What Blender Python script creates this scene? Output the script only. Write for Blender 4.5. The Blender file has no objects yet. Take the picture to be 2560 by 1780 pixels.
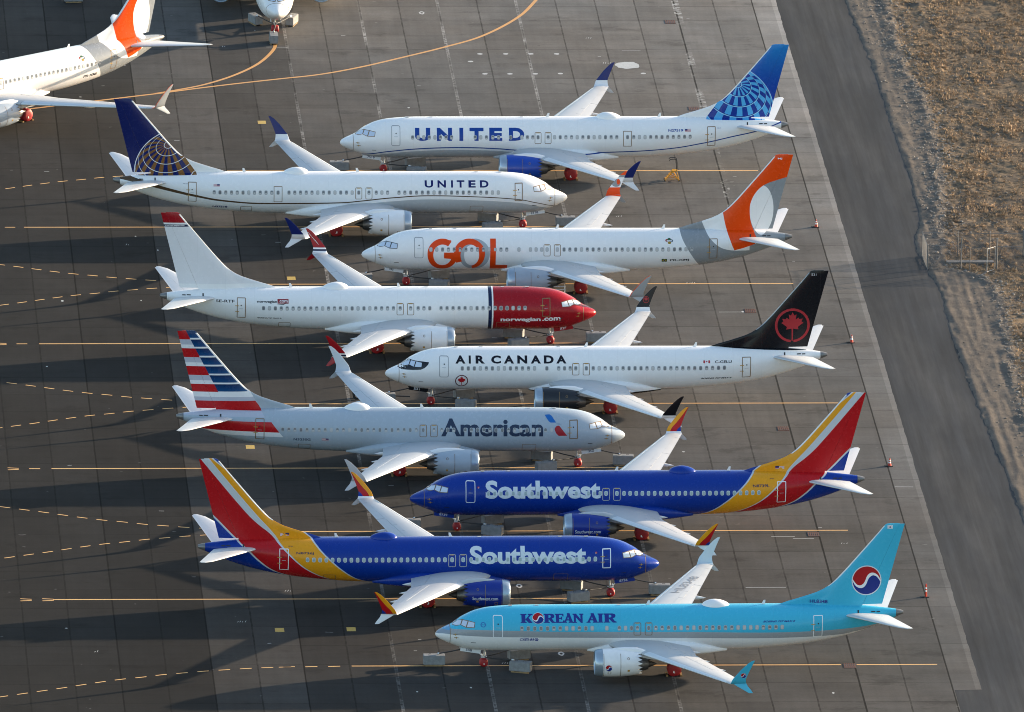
import bpy, bmesh, math, random
import numpy as np
from mathutils import Vector, Matrix, noise
from mathutils.geometry import tessellate_polygon
R = math.radians
random.seed(7)
scene = bpy.context.scene
col = scene.collection

# ------------------------------------------------------------------ object helpers
def tag(o, label=None, cat=None, group=None, kind=None):
    if label: o['label'] = label
    if cat: o['category'] = cat
    if group: o['group'] = group
    if kind: o['kind'] = kind
    return o
def empty(name, loc=(0, 0, 0), rz=0.0):
    o = bpy.data.objects.new(name, None); col.objects.link(o)
    o.location = loc; o.rotation_euler = (0, 0, rz); o.empty_display_size = .5
    return o
def obj(name, mesh, mats, parent=None):
    o = bpy.data.objects.new(name, mesh); col.objects.link(o)
    if parent: o.parent = parent
    if mats is not None:
        if not isinstance(mats, (list, tuple)): mats = [mats]
        while len(mesh.materials) < len(mats): mesh.materials.append(None)
        for i, m in enumerate(mats):
            o.material_slots[i].link = 'OBJECT'; o.material_slots[i].material = m
    return o
class MB:
    def __init__(s): s.v = []; s.f = []; s.m = []
    def add(s, vs, fs, mi=0):
        b = len(s.v); s.v += [tuple(map(float, v)) for v in vs]
        s.f += [tuple(b + i for i in f) for f in fs]; s.m += [mi] * len(fs); return s
    def grid(s, P, closed_u=False, closed_v=False, mi=0, cap0=False, cap1=False):
        nu = len(P); nv = len(P[0]); vs = [p for r in P for p in r]; fs = []
        for i in range(nu if closed_u else nu - 1):
            for j in range(nv if closed_v else nv - 1):
                i2 = (i + 1) % nu; j2 = (j + 1) % nv
                fs.append((i * nv + j, i * nv + j2, i2 * nv + j2, i2 * nv + j))
        if cap0: fs.append(tuple(range(nv)))
        if cap1: fs.append(tuple((nu - 1) * nv + j for j in reversed(range(nv))))
        return s.add(vs, fs, mi)
    def box(s, c, d, rz=0, mi=0, tilt=None):
        M = Matrix.Rotation(rz, 3, 'Z')
        if tilt: M = M @ tilt
        vs = [Vector(c) + M @ Vector((x * d[0] / 2, y * d[1] / 2, z * d[2] / 2)) for x in (-1, 1) for y in (-1, 1) for z in (-1, 1)]
        return s.add(vs, [(0, 1, 3, 2), (4, 6, 7, 5), (0, 4, 5, 1), (2, 3, 7, 6), (0, 2, 6, 4), (1, 5, 7, 3)], mi)
    def tube(s, pts, r, n=8, mi=0, closed=False):
        pts = [Vector(p) for p in pts]; rows = []
        for i, p in enumerate(pts):
            if closed: d = pts[(i + 1) % len(pts)] - pts[i - 1]
            else: d = pts[min(i + 1, len(pts) - 1)] - pts[max(i - 1, 0)]
            d.normalize()
            up = Vector((0, 0, 1)) if abs(d.z) < .9 else Vector((1, 0, 0))
            a = d.cross(up).normalized(); b = a.cross(d)
            rr = r[i] if isinstance(r, (list, tuple)) else r
            rows.append([p + a * (rr * math.cos(2 * math.pi * k / n)) + b * (rr * math.sin(2 * math.pi * k / n)) for k in range(n)])
        return s.grid(rows, closed_u=closed, closed_v=True, mi=mi, cap0=not closed, cap1=not closed)
    def mesh(s, name, smooth=None):
        me = bpy.data.meshes.new(name); me.from_pydata(s.v, [], s.f)
        me.polygons.foreach_set('material_index', s.m)
        bm = bmesh.new(); bm.from_mesh(me); bmesh.ops.recalc_face_normals(bm, faces=bm.faces); bm.to_mesh(me); bm.free()
        if smooth:
            me.polygons.foreach_set('use_smooth', [True] * len(me.polygons))
            if smooth < 179: me.set_sharp_from_angle(angle=R(smooth))
        me.update(); return me
    def build(s, name, mats, parent=None, smooth=None):
        return obj(name, s.mesh(name, smooth), mats, parent)
def bevel(o, w, seg=2):
    m = o.modifiers.new('bevel', 'BEVEL'); m.width = w; m.segments = seg; m.limit_method = 'ANGLE'
    return o

# ------------------------------------------------------------------ node expression helper
class X:
    def __init__(s, nt, v): s.nt = nt; s.v = v
    def _m(s, op, *a, clamp=False):
        n = s.nt.nodes.new('ShaderNodeMath'); n.operation = op; n.use_clamp = clamp
        for i, q in enumerate((s,) + a):
            q = q.v if isinstance(q, X) else q
            if isinstance(q, (int, float)): n.inputs[i].default_value = q
            else: s.nt.links.new(q, n.inputs[i])
        return X(s.nt, n.outputs[0])
    def __add__(s, o): return s._m('ADD', o)
    def __sub__(s, o): return s._m('SUBTRACT', o)
    def __mul__(s, o): return s._m('MULTIPLY', o)
    def __truediv__(s, o): return s._m('DIVIDE', o)
    def gt(s, o): return s._m('GREATER_THAN', o)
    def lt(s, o): return s._m('LESS_THAN', o)
    def fract(s): return s._m('FRACT')
    def floor(s): return s._m('FLOOR')
    def abs(s): return s._m('ABSOLUTE')
    def sqrt(s): return s._m('SQRT')
    def max(s, o): return s._m('MAXIMUM', o)
    def min(s, o): return s._m('MINIMUM', o)
    def acos(s): return s._m('ARCCOSINE')
    def atan2(s, o): return s._m('ARCTAN2', o)
    def inv(s): return X(s.nt, 1.0)._c(s)
    def _c(s, o): return s._m('SUBTRACT', o)
    def clamp(s): return s._m('ADD', 0.0, clamp=True)
    def between(s, a, b): return s.gt(a) * s.lt(b)
    def curve(s, pts, linear=False):
        pts = sorted(pts); x0, x1 = pts[0][0], pts[-1][0]
        y0 = min(p[1] for p in pts); y1 = max(p[1] for p in pts)
        if y1 - y0 < 1e-6: y1 = y0 + 1
        t = (s - x0) / (x1 - x0)
        n = s.nt.nodes.new('ShaderNodeFloatCurve'); c = n.mapping.curves[0]
        c.points[0].location = (0, (pts[0][1] - y0) / (y1 - y0)); c.points[1].location = (1, (pts[-1][1] - y0) / (y1 - y0))
        for p in pts[1:-1]: c.points.new((p[0] - x0) / (x1 - x0), (p[1] - y0) / (y1 - y0))
        for p in c.points: p.handle_type = 'VECTOR' if linear else 'AUTO_CLAMPED'
        n.mapping.update(); s.nt.links.new(t.v, n.inputs['Value'])
        return X(s.nt, n.outputs[0]) * (y1 - y0) + y0
def mixc(nt, f, a, b):
    n = nt.nodes.new('ShaderNodeMix'); n.data_type = 'RGBA'
    f = f.v if isinstance(f, X) else f
    if isinstance(f, (int, float)): n.inputs[0].default_value = f
    else: nt.links.new(f, n.inputs[0])
    for q, i in ((a, 6), (b, 7)):
        if isinstance(q, (tuple, list)): n.inputs[i].default_value = (*q[:3], 1)
        else: nt.links.new(q, n.inputs[i])
    return n.outputs[2]
def noise_tex(nt, scale, detail=4, rough=.6, vec=None, dims='3D', stretch=None):
    n = nt.nodes.new('ShaderNodeTexNoise'); n.inputs['Scale'].default_value = scale
    n.inputs['Detail'].default_value = detail; n.inputs['Roughness'].default_value = rough
    if vec is None:
        tc = nt.nodes.new('ShaderNodeTexCoord'); vec = tc.outputs['Object']
    if stretch:
        mp = nt.nodes.new('ShaderNodeMapping'); mp.inputs['Scale'].default_value = stretch
        nt.links.new(vec, mp.inputs[0]); vec = mp.outputs[0]
    nt.links.new(vec, n.inputs['Vector'])
    return X(nt, n.outputs['Fac'])
_mats = {}
def new_mat(name):
    m = bpy.data.materials.new(name); m.use_nodes = True
    return m, m.node_tree, m.node_tree.nodes['Principled BSDF']
def mat(name, c, rough=.5, metal=0.0, spec=.5, var=.0, vscale=3.0, bump=0.0, bscale=20., coat=0.0):
    if name in _mats: return _mats[name]
    m, nt, b = new_mat(name)
    b.inputs['Base Color'].default_value = (*c, 1); b.inputs['Roughness'].default_value = rough
    b.inputs['Metallic'].default_value = metal; b.inputs['Specular IOR Level'].default_value = spec
    if coat: b.inputs['Coat Weight'].default_value = coat; b.inputs['Coat Roughness'].default_value = .08
    if var:
        f = noise_tex(nt, vscale, 5, .65)
        nt.links.new(mixc(nt, f.curve([(.3, 0), (.7, 1)]), tuple(q * (1 - var) for q in c), tuple(min(1, q * (1 + var)) for q in c)), b.inputs['Base Color'])
    if bump:
        f = noise_tex(nt, bscale, 4, .6); bn = nt.nodes.new('ShaderNodeBump'); bn.inputs['Strength'].default_value = bump
        bn.inputs['Distance'].default_value = .02
        nt.links.new(f.v, bn.inputs['Height']); nt.links.new(bn.outputs[0], b.inputs['Normal'])
    _mats[name] = m; return m

WHITE = (.76, .76, .765)
# shared materials
tape = mat('protective tape', (.19, .115, .05), .55)
tape_gold = mat('yellow tape', (.42, .25, .05), .55)
door_line = mat('door outline grey', (.28, .30, .32), .5)
door_white = mat('door outline white', (.8, .81, .83), .45)
pane_m = mat('covered cockpit pane', (.50, .58, .70), .12, spec=.8)
pane_w = mat('white pane cover', (.74, .77, .80), .35)
win_frame = mat('cabin window frame', (.36, .38, .40), .4)
win_glass = mat('cabin window glass', (.16, .17, .185), .15, spec=.4)
win_shade = mat('cabin window shade', (.45, .45, .45), .5)
alu = mat('bare aluminium', (.62, .65, .68), .28, metal=.85)
alu_soft = mat('satin aluminium', (.62, .64, .66), .35, metal=.25)
nozzle_m = mat('exhaust metal', (.16, .155, .155), .4, metal=.8, var=.25, vscale=6)
cone_m = mat('exhaust plug', (.055, .05, .048), .45, metal=.5)
tail_metal = mat('tail cone metal', (.20, .195, .19), .4, metal=.5, var=.2)
dark = mat('black hardware', (.018, .018, .02), .5)
strut_m = mat('gear strut', (.55, .57, .58), .4, metal=.3)
tyre = mat('tyre rubber', (.02, .02, .021), .8)
red_cover = mat('red wheel cover', (.30, .009, .012), .55, var=.18, vscale=4, bump=.5, bscale=5)
cover_tag = mat('white cover tag', (.75, .74, .72), .6)
wood = mat('pale timber', (.30, .20, .10), .8, var=.25)
block_m = mat('ballast concrete', (.20, .205, .21), .85, var=.22, vscale=2.5, bump=.35, bscale=12)
strap_m = mat('black tie bar', (.02, .02, .023), .55)
inlet_m = mat('inlet cover', (.16, .20, .26), .6)
paint_grey = mat('wing grey paint', (.44, .455, .47), .42, var=.04, vscale=.8)
white_paint = mat('white paint', WHITE, .3, var=.02, vscale=.7)

# ------------------------------------------------------------------ aircraft profile (base frame, nose at 0)
def pchip(xs, ys):
    xs = np.array(xs, float); ys = np.array(ys, float); h = np.diff(xs); d = np.diff(ys) / h
    m = np.zeros(len(xs))
    for i in range(1, len(xs) - 1):
        if d[i - 1] * d[i] > 0:
            w1 = 2 * h[i] + h[i - 1]; w2 = h[i] + 2 * h[i - 1]; m[i] = (w1 + w2) / (w1 / d[i - 1] + w2 / d[i])
    m[0] = d[0]; m[-1] = d[-1]
    def f(x):
        x = min(max(x, xs[0]), xs[-1]); i = int(min(max(np.searchsorted(xs, x) - 1, 0), len(h) - 1))
        t = (x - xs[i]) / h[i]
        return float((2*t**3-3*t**2+1)*ys[i]+(t**3-2*t**2+t)*h[i]*m[i]+(-2*t**3+3*t**2)*ys[i+1]+(t**3-t**2)*h[i]*m[i+1])
    return f
ZT = pchip([0,.05,.15,.3,.6,1,1.3,1.6,1.9,2.2,2.5,3,3.5,4.2,5,6,7.5,9,29,33,35,37,38.2,38.6,38.87],
 [2.8,2.95,3.07,3.17,3.32,3.49,3.63,3.84,4.09,4.29,4.45,4.70,4.87,5.03,5.12,5.19,5.23,5.23,5.23,5.2,5.12,4.93,4.78,4.71,4.63])
ZB = pchip([0,.05,.15,.3,.6,1,1.3,1.8,2.3,3,3.8,5,7,24,26,28,30.5,32.5,34.3,36.5,38.2,38.6,38.87],
 [2.8,2.68,2.57,2.46,2.31,2.13,2.01,1.82,1.66,1.51,1.44,1.42,1.42,1.42,1.48,1.62,1.88,2.2,2.62,3.35,4.08,4.25,4.36])
HW = pchip([0,.05,.15,.3,.6,1,1.3,1.6,1.9,2.2,2.5,3,3.5,4.2,5,6,7,24,27,29,31,33,35,37,38.2,38.6,38.87],
 [0.01,.16,.30,.44,.66,.9,1.04,1.16,1.27,1.36,1.44,1.56,1.65,1.75,1.82,1.87,1.88,1.88,1.84,1.74,1.55,1.28,.95,.56,.33,.25,.16])
ZC = pchip([0,1,3,6,7,24,28,32,36,38.2,38.87],[2.8,3.0,3.2,3.34,3.35,3.35,3.53,3.88,4.3,4.45,4.5])
S0 = 19.66
DF, DA = 1.61, 1.08
def s_base(s, long):           # longer version: plugs fore and aft
    if not long: return s
    if s < 12 - DF: return s + DF
    if s > 24 + DA: return s - DA
    return min(max(s, 12), 24)
def s_long(s0, long):
    if not long: return s0
    return s0 - DF if s0 <= 12 else (s0 + DA if s0 >= 24 else s0)
def skin(s, z, side, off, long):
    s0 = s_base(s, long); zc, zt, zb, w = ZC(s0), ZT(s0), ZB(s0), HW(s0)
    z = min(max(z, zb + 1e-3), zt - 1e-3)
    h = (zt - zc) if z > zc else (zc - zb)
    q = max(1 - ((z - zc) / h) ** 2, 0); y = w * math.sqrt(q)
    n = Vector((0, y / w ** 2, (z - zc) / h ** 2))
    if n.length > 1e-6: n.normalize()
    return Vector((s - S0, side * (y + n.y * off), z + n.z * off))
FIN_TE = lambda z: 37.03 + (z - 4.92) * .2514
FIN_LEM = lambda z: 32.64 + (z - 6.69) * .855
_finle = pchip([4.2, 5.1, 5.29, 5.93, 6.34, 6.69, 7.15, 7.55, 9.58, 11.48, 12.0, 12.09, 12.14, 12.16],
               [28.0, 28.3, 28.67, 30.69, 31.83, 32.45, 33.02, 33.42, 35.17, 36.75, 37.18, 37.29, 37.42, 37.6])
def fin_half(s, z):            # half thickness of fin, base frame
    le = FIN_LEM(z); te = FIN_TE(z); c = te - le; u = (s - le) / c
    foil = 0.0
    if 0 < u <= 1: foil = 5 * .095 * c * (.2969 * math.sqrt(u) - .126 * u - .3516 * u * u + .2843 * u ** 3 - .1036 * u ** 4)
    k = (s - _finle(z)); ridge = .075 * math.sqrt(max(0, min(1, k / .5))) * (1 if u < .3 else max(0, 1 - (u - .3) * 2.5))
    tipf = 1.0 if z < 11.9 else max(.25, 1 - (z - 11.9) * 2.6)
    return max(foil, ridge) * tipf

# ------------------------------------------------------------------ liveries (functions of station s and height z on the object itself)
def livery(name, fn, rough=.27, dirt=True, coat=.0):
    m, nt, b = new_mat(name)
    tc = nt.nodes.new('ShaderNodeTexCoord'); sx = nt.nodes.new('ShaderNodeSeparateXYZ'); nt.links.new(tc.outputs['Object'], sx.inputs[0])
    s = X(nt, sx.outputs[0]) + S0; y = X(nt, sx.outputs[1]); z = X(nt, sx.outputs[2])
    c = fn(nt, s, y, z)
    if isinstance(c, tuple):
        r = nt.nodes.new('ShaderNodeRGB'); r.outputs[0].default_value = (*c, 1); c = r.outputs[0]
    f = noise_tex(nt, .6, 5, .6, stretch=(1, 1, 2.2))
    hsv = nt.nodes.new('ShaderNodeHueSaturation'); nt.links.new(c, hsv.inputs['Color'])
    nt.links.new((f * .05 + .975).v, hsv.inputs['Value'])
    # faint frame and stringer lines of the skin panels
    ln = (s / 2.54).fract().between(.0, .02) * .05
    nt.links.new(mixc(nt, ln, hsv.outputs[0], (.12, .12, .13)), b.inputs['Base Color'])
    b.inputs['Roughness'].default_value = rough
    g = noise_tex(nt, 2.5, 4, .6); nt.links.new((g * .06 + (rough - .03)).v, b.inputs['Roughness'])
    b.inputs['Specular IOR Level'].default_value = .27
    return m
def fin_le_strip(s, z, shift=0.0, w=.13):
    le = z.curve([(q, _finle(q) + shift) for q in (6.4, 6.69, 7.15, 7.55, 9.58, 11.48, 12.0, 12.09, 12.16)])
    return s.lt(le + w) * z.between(6.75, 11.95)
LEC = (.66, .68, .70)
NAVY = (.006, .014, .085)
def liv_white(nt, s, y, z): return WHITE
ORANGE = (.72, .060, .002); GOLGREY = (.24, .26, .28)
def ell(s, z, cs, cz, rs, rz):
    a = (s - cs) / rs; b = (z - cz) / rz
    return (a * a + b * b).lt(1.0)
def liv_gol(nt, s, y, z):
    b1 = z.curve([(1.3, 31.0), (2.0, 30.5), (2.91, 29.88), (3.88, 29.29), (4.69, 28.85), (5.23, 28.68), (5.6, 28.6)])
    b2 = z.curve([(3.40, 35.0), (3.46, 33.7), (3.55, 33.1), (3.78, 32.42), (4.49, 31.52), (5.13, 31.05), (5.93, 30.69), (7, 30.3)])
    b3 = z.curve([(3.3, 33.75), (3.49, 33.62), (4.39, 33.24), (5.5, 32.85), (6.69, 32.60), (8, 32.4)])
    lowor = s.curve([(33, 3.42), (33.62, 3.49), (35.49, 4.02), (36, 4.2)])
    rear = z.curve([(3.9, 35.45), (4.5, 35.6), (4.95, 35.45), (5.6, 35.2), (6.4, 35.03), (7.2, 35.0), (8.0, 35.18), (8.6, 35.5), (9.1, 35.95), (9.5, 36.6), (9.75, 37.35), (9.95, 38.0), (10.1, 38.7)])
    orange = s.gt(b3) * s.lt(rear) * z.gt(lowor)
    c = mixc(nt, s.gt(b1), WHITE, GOLGREY)
    c = mixc(nt, s.gt(b2) * z.gt(3.40) * s.lt(36.2), c, WHITE)
    c = mixc(nt, s.gt(rear) * z.gt(4.6) * s.gt(35.0), c, GOLGREY)
    c = mixc(nt, s.gt(35.0) * z.lt(lowor), c, GOLGREY)
    c = mixc(nt, ell(s, z, 36.07, 7.05, 1.08, 2.25), c, WHITE)
    c = mixc(nt, orange, c, ORANGE)
    c = mixc(nt, z.gt(10.1) * s.gt(34), c, ORANGE)
    return mixc(nt, fin_le_strip(s, z, 0, .10), c, LEC)
BLACK = (.005, .006, .009)
def liv_ac(nt, s, y, z):
    edge = s.curve([(28.0, 5.33), (28.66, 5.27), (31, 5.17), (34, 5.05), (37.2, 4.92), (38.0, 4.9)])
    c = mixc(nt, z.gt(edge) * s.gt(28.2), WHITE, BLACK)
    c = mixc(nt, z.lt(1.63) * s.gt(2.2), c, BLACK)
    return mixc(nt, fin_le_strip(s, z, 0, .07), c, (.30, .33, .37))
SWB = (.004, .032, .25); SWR = (.42, .008, .012); SWY = (.72, .30, .012); SWS = (.50, .53, .57)
def liv_sw(nt, s, y, z):
    by = z.curve([(1.35, 23.9), (1.74, 25.1), (2.0, 25.7), (2.9, 26.95), (3.7, 27.85), (4.42, 28.62), (5.17, 29.35), (5.66, 29.95), (6.2, 30.6)])
    yr = z.curve([(1.5, 26.7), (2.0, 28.1), (2.86, 29.68), (3.3, 30.25), (4.05, 31.05), (4.73, 31.72), (5.18, 32.15), (5.52, 32.39), (7.38, 34.04), (12.14, 37.97)])
    rb = z.curve([(1.9, 30.9), (2.2, 31.7), (2.65, 32.73), (3.45, 33.80), (4.57, 34.98), (4.95, 35.5), (6.98, 37.53), (8.0, 38.6)])
    w = z.curve([(1.5, .14), (4.5, .18), (5.5, .30), (7.38, .72), (12.2, .74)])
    c = mixc(nt, s.gt(by - .16) * s.gt(22), SWB, SWS)
    c = mixc(nt, s.gt(by) * s.gt(22), c, SWY)
    c = mixc(nt, s.gt(yr) * s.gt(22), c, SWS)
    c = mixc(nt, s.gt(yr + w) * s.gt(22), c, SWR)
    c = mixc(nt, s.gt(rb - .2) * s.gt(22) * z.lt(7.6), c, SWS)
    c = mixc(nt, s.gt(rb) * s.gt(22) * z.lt(7.6), c, SWB)
    return mixc(nt, fin_le_strip(s, z, 0, .11), c, LEC)
NRED = (.29, .006, .012); NNAVY = (.010, .018, .06)
def liv_nor(nt, s, y, z):
    c = mixc(nt, s.lt(9.72), WHITE, NNAVY)
    c = mixc(nt, s.lt(9.41), c, WHITE)
    c = mixc(nt, s.lt(9.28), c, NRED)
    c = mixc(nt, z.gt(5.6) * s.gt(28), c, (.68, .68, .71))
    c = mixc(nt, z.between(10.84, 11.04), c, NNAVY)
    c = mixc(nt, z.between(11.04, 11.2), c, WHITE)
    c = mixc(nt, z.gt(11.2), c, NRED)
    return mixc(nt, fin_le_strip(s, z, 0, .13), c, WHITE)
AAS = (.34, .40, .465); AAR = (.42, .010, .014); AAB = (.006, .05, .20)
def liv_aa(nt, s, y, z):
    WT = (.70, .71, .74); GR = (.42, .44, .52)
    t = (z * -1.0 + 12.17) / .796; k = t.floor(); f = t.fract()
    redrow = (k * .5).fract().lt(.25)
    wg = mixc(nt, f.gt(.58), GR, WT)
    left = mixc(nt, redrow, wg, AAR)
    blue = mixc(nt, f.lt(.82), WT, mixc(nt, f.curve([(0, 0), (.8, 1)]), (.002, .022, .085), (.003, .06, .18)))
    div = (z * .52) + (38.12 - 12.17 * .52)
    fincol = mixc(nt, s.lt(div), left, blue)
    lowfin = mixc(nt, z.between(5.12, 5.90) * s.gt((z - 5.13) * .79 + 31.45), mixc(nt, z.gt(6.25), GR, WT), AAR)
    fincol = mixc(nt, z.lt(6.7), fincol, lowfin)
    infin = s.gt((z - 4.69) * .62 + 31.25) * z.gt(4.69) * s.gt(30)
    c = mixc(nt, infin, AAS, fincol)
    front = s.gt((z - 4.35) * .79 + 30.70)
    c = mixc(nt, front * z.between(3.04, 3.46), c, WT)
    c = mixc(nt, front * z.between(3.46, 4.34) * s.lt(36.6), c, AAR)
    return mixc(nt, fin_le_strip(s, z, 0, .17), c, WHITE)
def globe(nt, s, z, c0, r, pole, colat0, dcol, nlon):
    a = (s - c0[0]) / r; b = (z - c0[1]) / r
    q = a * a + b * b; d = (q * -1.0 + 1.0).max(0.0).sqrt()
    px, pz = pole; pd = math.sqrt(1 - px * px - pz * pz)
    P = Vector((px, pd, pz)); e1 = Vector((0, 1, 0)).cross(P).normalized(); e2 = P.cross(e1)
    dot = lambda v: a * v.x + d * v.y + b * v.z
    cl = dot(P).min(1.0).max(-1.0).acos() * (180 / math.pi)
    lon = dot(e1).atan2(dot(e2)) * (nlon / (2 * math.pi))
    return q, ((cl - colat0) / dcol), lon
def liv_un1(nt, s, y, z):
    lz = s.curve([(1.2, 2.0), (3.22, 2.39), (5.97, 2.67), (9.52, 2.77), (12.37, 2.68), (14.5, 2.50), (17, 2.25), (19.77, 2.16), (24.13, 2.27), (28.03, 2.5), (31.94, 3.06), (34.56, 3.58), (37.19, 4.07), (39.24, 4.73), (40.2, 5.0)])
    c = mixc(nt, z.lt(lz - .24) * s.lt(17), WHITE, (.42, .45, .48))
    c = mixc(nt, z.between(lz - .055, lz + .055), c, (.01, .05, .25))
    edge = s.curve([(31.4, 5.5), (32.33, 5.12), (34, 5.06), (38, 4.95), (39.4, 4.9)])
    fin = z.gt(edge) * s.gt((z - 5.12) * .72 + 32.30)
    top = mixc(nt, z.curve([(6.5, 0), (8.5, .15), (10, .4), (12.2, 1)]), (.006, .035, .30), (.012, .19, .52))
    q, lat, lon = globe(nt, s, z, (34.0, 5.6), 4.6, (.26, .61), 17, 12.5, 16)
    par = (lat.floor() * .5).fract().gt(.2)
    stripe = (lon + par * .5).fract().gt(.5)
    g = mixc(nt, stripe, (.006, .035, .26), (.07, .36, .70))
    lf = (lat + .07).fract()
    g = mixc(nt, lf.lt(.07), g, (.006, .03, .22)); g = mixc(nt, lf.between(.07, .14), g, (.25, .55, .80))
    g = mixc(nt, q.gt(.965), g, (.07, .36, .70))
    g = mixc(nt, q.gt(1.0), g, (.40, .62, .80)); g = mixc(nt, q.gt(1.02), g, top)
    c = mixc(nt, fin, c, g)
    return mixc(nt, fin_le_strip(s, z, DA, .09), c, LEC)
GOLD = (.085, .052, .028)
def liv_un2(nt, s, y, z):
    lz = s.curve([(.2, 2.35), (1.3, 2.69), (3.9, 3.19), (7.75, 3.4), (10.96, 3.47), (14.17, 3.30), (17.46, 2.95), (19.16, 2.79), (25.99, 2.71), (29.56, 2.91), (32.42, 3.35), (34.56, 3.79), (37.41, 4.47), (38.83, 4.79), (40, 5.0)])
    w = s.curve([(0, .035), (17, .055), (28, .075), (34, .13), (38.8, .22)])
    c = mixc(nt, z.lt(lz - .34) * s.lt(18), WHITE, (.42, .45, .48))
    c = mixc(nt, z.between(lz - w, lz + w), c, GOLD)
    edge = s.curve([(31.4, 5.5), (32.33, 5.12), (34, 5.06), (38, 4.95), (39.4, 4.9)])
    fin = z.gt(edge) * s.gt((z - 5.12) * .72 + 32.30)
    q, lat, lon = globe(nt, s, z, (34.0, 5.2), 4.02, (.224, .66), 18, 11.6, 18)
    stripe = lon.fract().gt(.5)
    g = mixc(nt, stripe, (.006, .016, .11), (.20, .095, .030))
    lf = (lat + .05).fract()
    g = mixc(nt, lf.lt(.07), g, (.72, .74, .78))
    g = mixc(nt, q.gt(.985), g, (.72, .74, .78)); g = mixc(nt, q.gt(1.02), g, (.006, .013, .095))
    c = mixc(nt, fin, c, g)
    return mixc(nt, fin_le_strip(s, z, DA, .14), c, WHITE)
KB = (.050, .42, .61); KG = (.30, .32, .34)
def liv_kor(nt, s, y, z):
    bg = s.curve([(0, 3.36), (1.2, 3.47), (4.42, 3.6), (9.84, 3.49), (20, 3.42), (30.3, 3.30), (33.82, 3.37), (36.78, 3.64), (38.9, 4.0)])
    gw = s.curve([(0, 2.93), (.13, 2.94), (1.18, 3.05), (4.43, 3.04), (9.85, 2.97), (20, 2.88), (30.33, 2.78), (33.27, 2.80), (34.68, 2.99), (36.5, 3.3), (38.9, 3.8)])
    c = mixc(nt, z.lt(bg), KB, KG)
    c = mixc(nt, s.lt(1.2), c, mixc(nt, z.gt(bg - .12), (.24, .28, .33), (.12, .32, .52)))
    c = mixc(nt, z.lt(gw), c, WHITE)
    return mixc(nt, fin_le_strip(s, z, 0, .08), c, LEC)

# ------------------------------------------------------------------ shared aircraft meshes
def fuselage_mesh(long):
    st = [0, .02, .05, .1, .15, .22, .3, .42, .6, .8, 1.0, 1.15, 1.3, 1.45, 1.6, 1.75, 1.9, 2.05, 2.2, 2.35, 2.5, 2.75, 3, 3.25, 3.5, 3.85, 4.2, 4.6, 5, 5.5, 6, 6.5, 7, 8, 9, 10, 11, 12]
    st += list(np.linspace(13.5, 24, 8)) + list(np.arange(24.5, 38.01, .5)) + [38.25]
    rows = []; n = 56
    for s0 in st:
        zc, zt, zb, w = ZC(s0), ZT(s0), ZB(s0), HW(s0); row = []
        for k in range(n):
            a = 2 * math.pi * k / n; cy, sz = math.cos(a), math.sin(a)
            row.append((s_long(s0, long) - S0, w * cy, zc + (zt - zc if sz > 0 else zc - zb) * sz))
        rows.append(row)
    return MB().grid(rows, closed_v=True, cap0=True, cap1=True).mesh('fuselage', 60)
def tailcone_mesh(long):
    rows = []
    for s0 in (38.262, 38.45, 38.6, 38.72, 38.80, 38.87, 38.875, 38.78):
        k = .72 if s0 == 38.78 else 1
        q = min(s0, 38.87)
        if s0 == 38.875: q = 38.87; k = .8
        zc, zt, zb, w = ZC(q), ZT(q), ZB(q), HW(q)
        rows.append([(s_long(s0, long) - S0, k * w * math.cos(a), zc + k * ((zt - zc) if math.sin(a) > 0 else (zc - zb)) * math.sin(a)) for a in np.linspace(0, 2 * math.pi, 24, endpoint=False)])
    return MB().grid(rows, closed_v=True, cap0=True, cap1=True).mesh('tail_cone', 50)
def fin_meshes(long):
    sh = DA if long else 0; zs = list(np.linspace(4.45, 11.9, 30)) + [12.0, 12.07, 12.12, 12.16]
    def piece(u0, u1, z0, z1, nle):
        rows = []
        for z in [q for q in zs if z0 <= q <= z1]:
            le, te = _finle(z), FIN_TE(z); lem = FIN_LEM(z); c = te - lem
            a = le if u0 is None else max(le, lem + u0 * c); b = lem + u1 * c
            if u0 is None: t = (1 - np.cos(np.linspace(0, 1, nle) * math.pi / 2)) ** 1.0
            else: t = np.linspace(0, 1, nle)
            ss = a + t * (b - a)
            h = [fin_half(q, z) for q in ss]
            if u0 is None: h[0] = .004
            up = [(q + sh - S0, g, z) for q, g in zip(ss, h)]; dn = [(q + sh - S0, -g, z) for q, g in zip(ss, h)]
            rows.append(up + dn[::-1])
        return MB().grid(rows, closed_v=True, cap0=True, cap1=True)
    return piece(None, .715, 4.4, 13, 26).mesh('vertical_fin', 40), piece(.719, 1.0, 5.0, 12.13, 8).mesh('rudder', 40)
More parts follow.
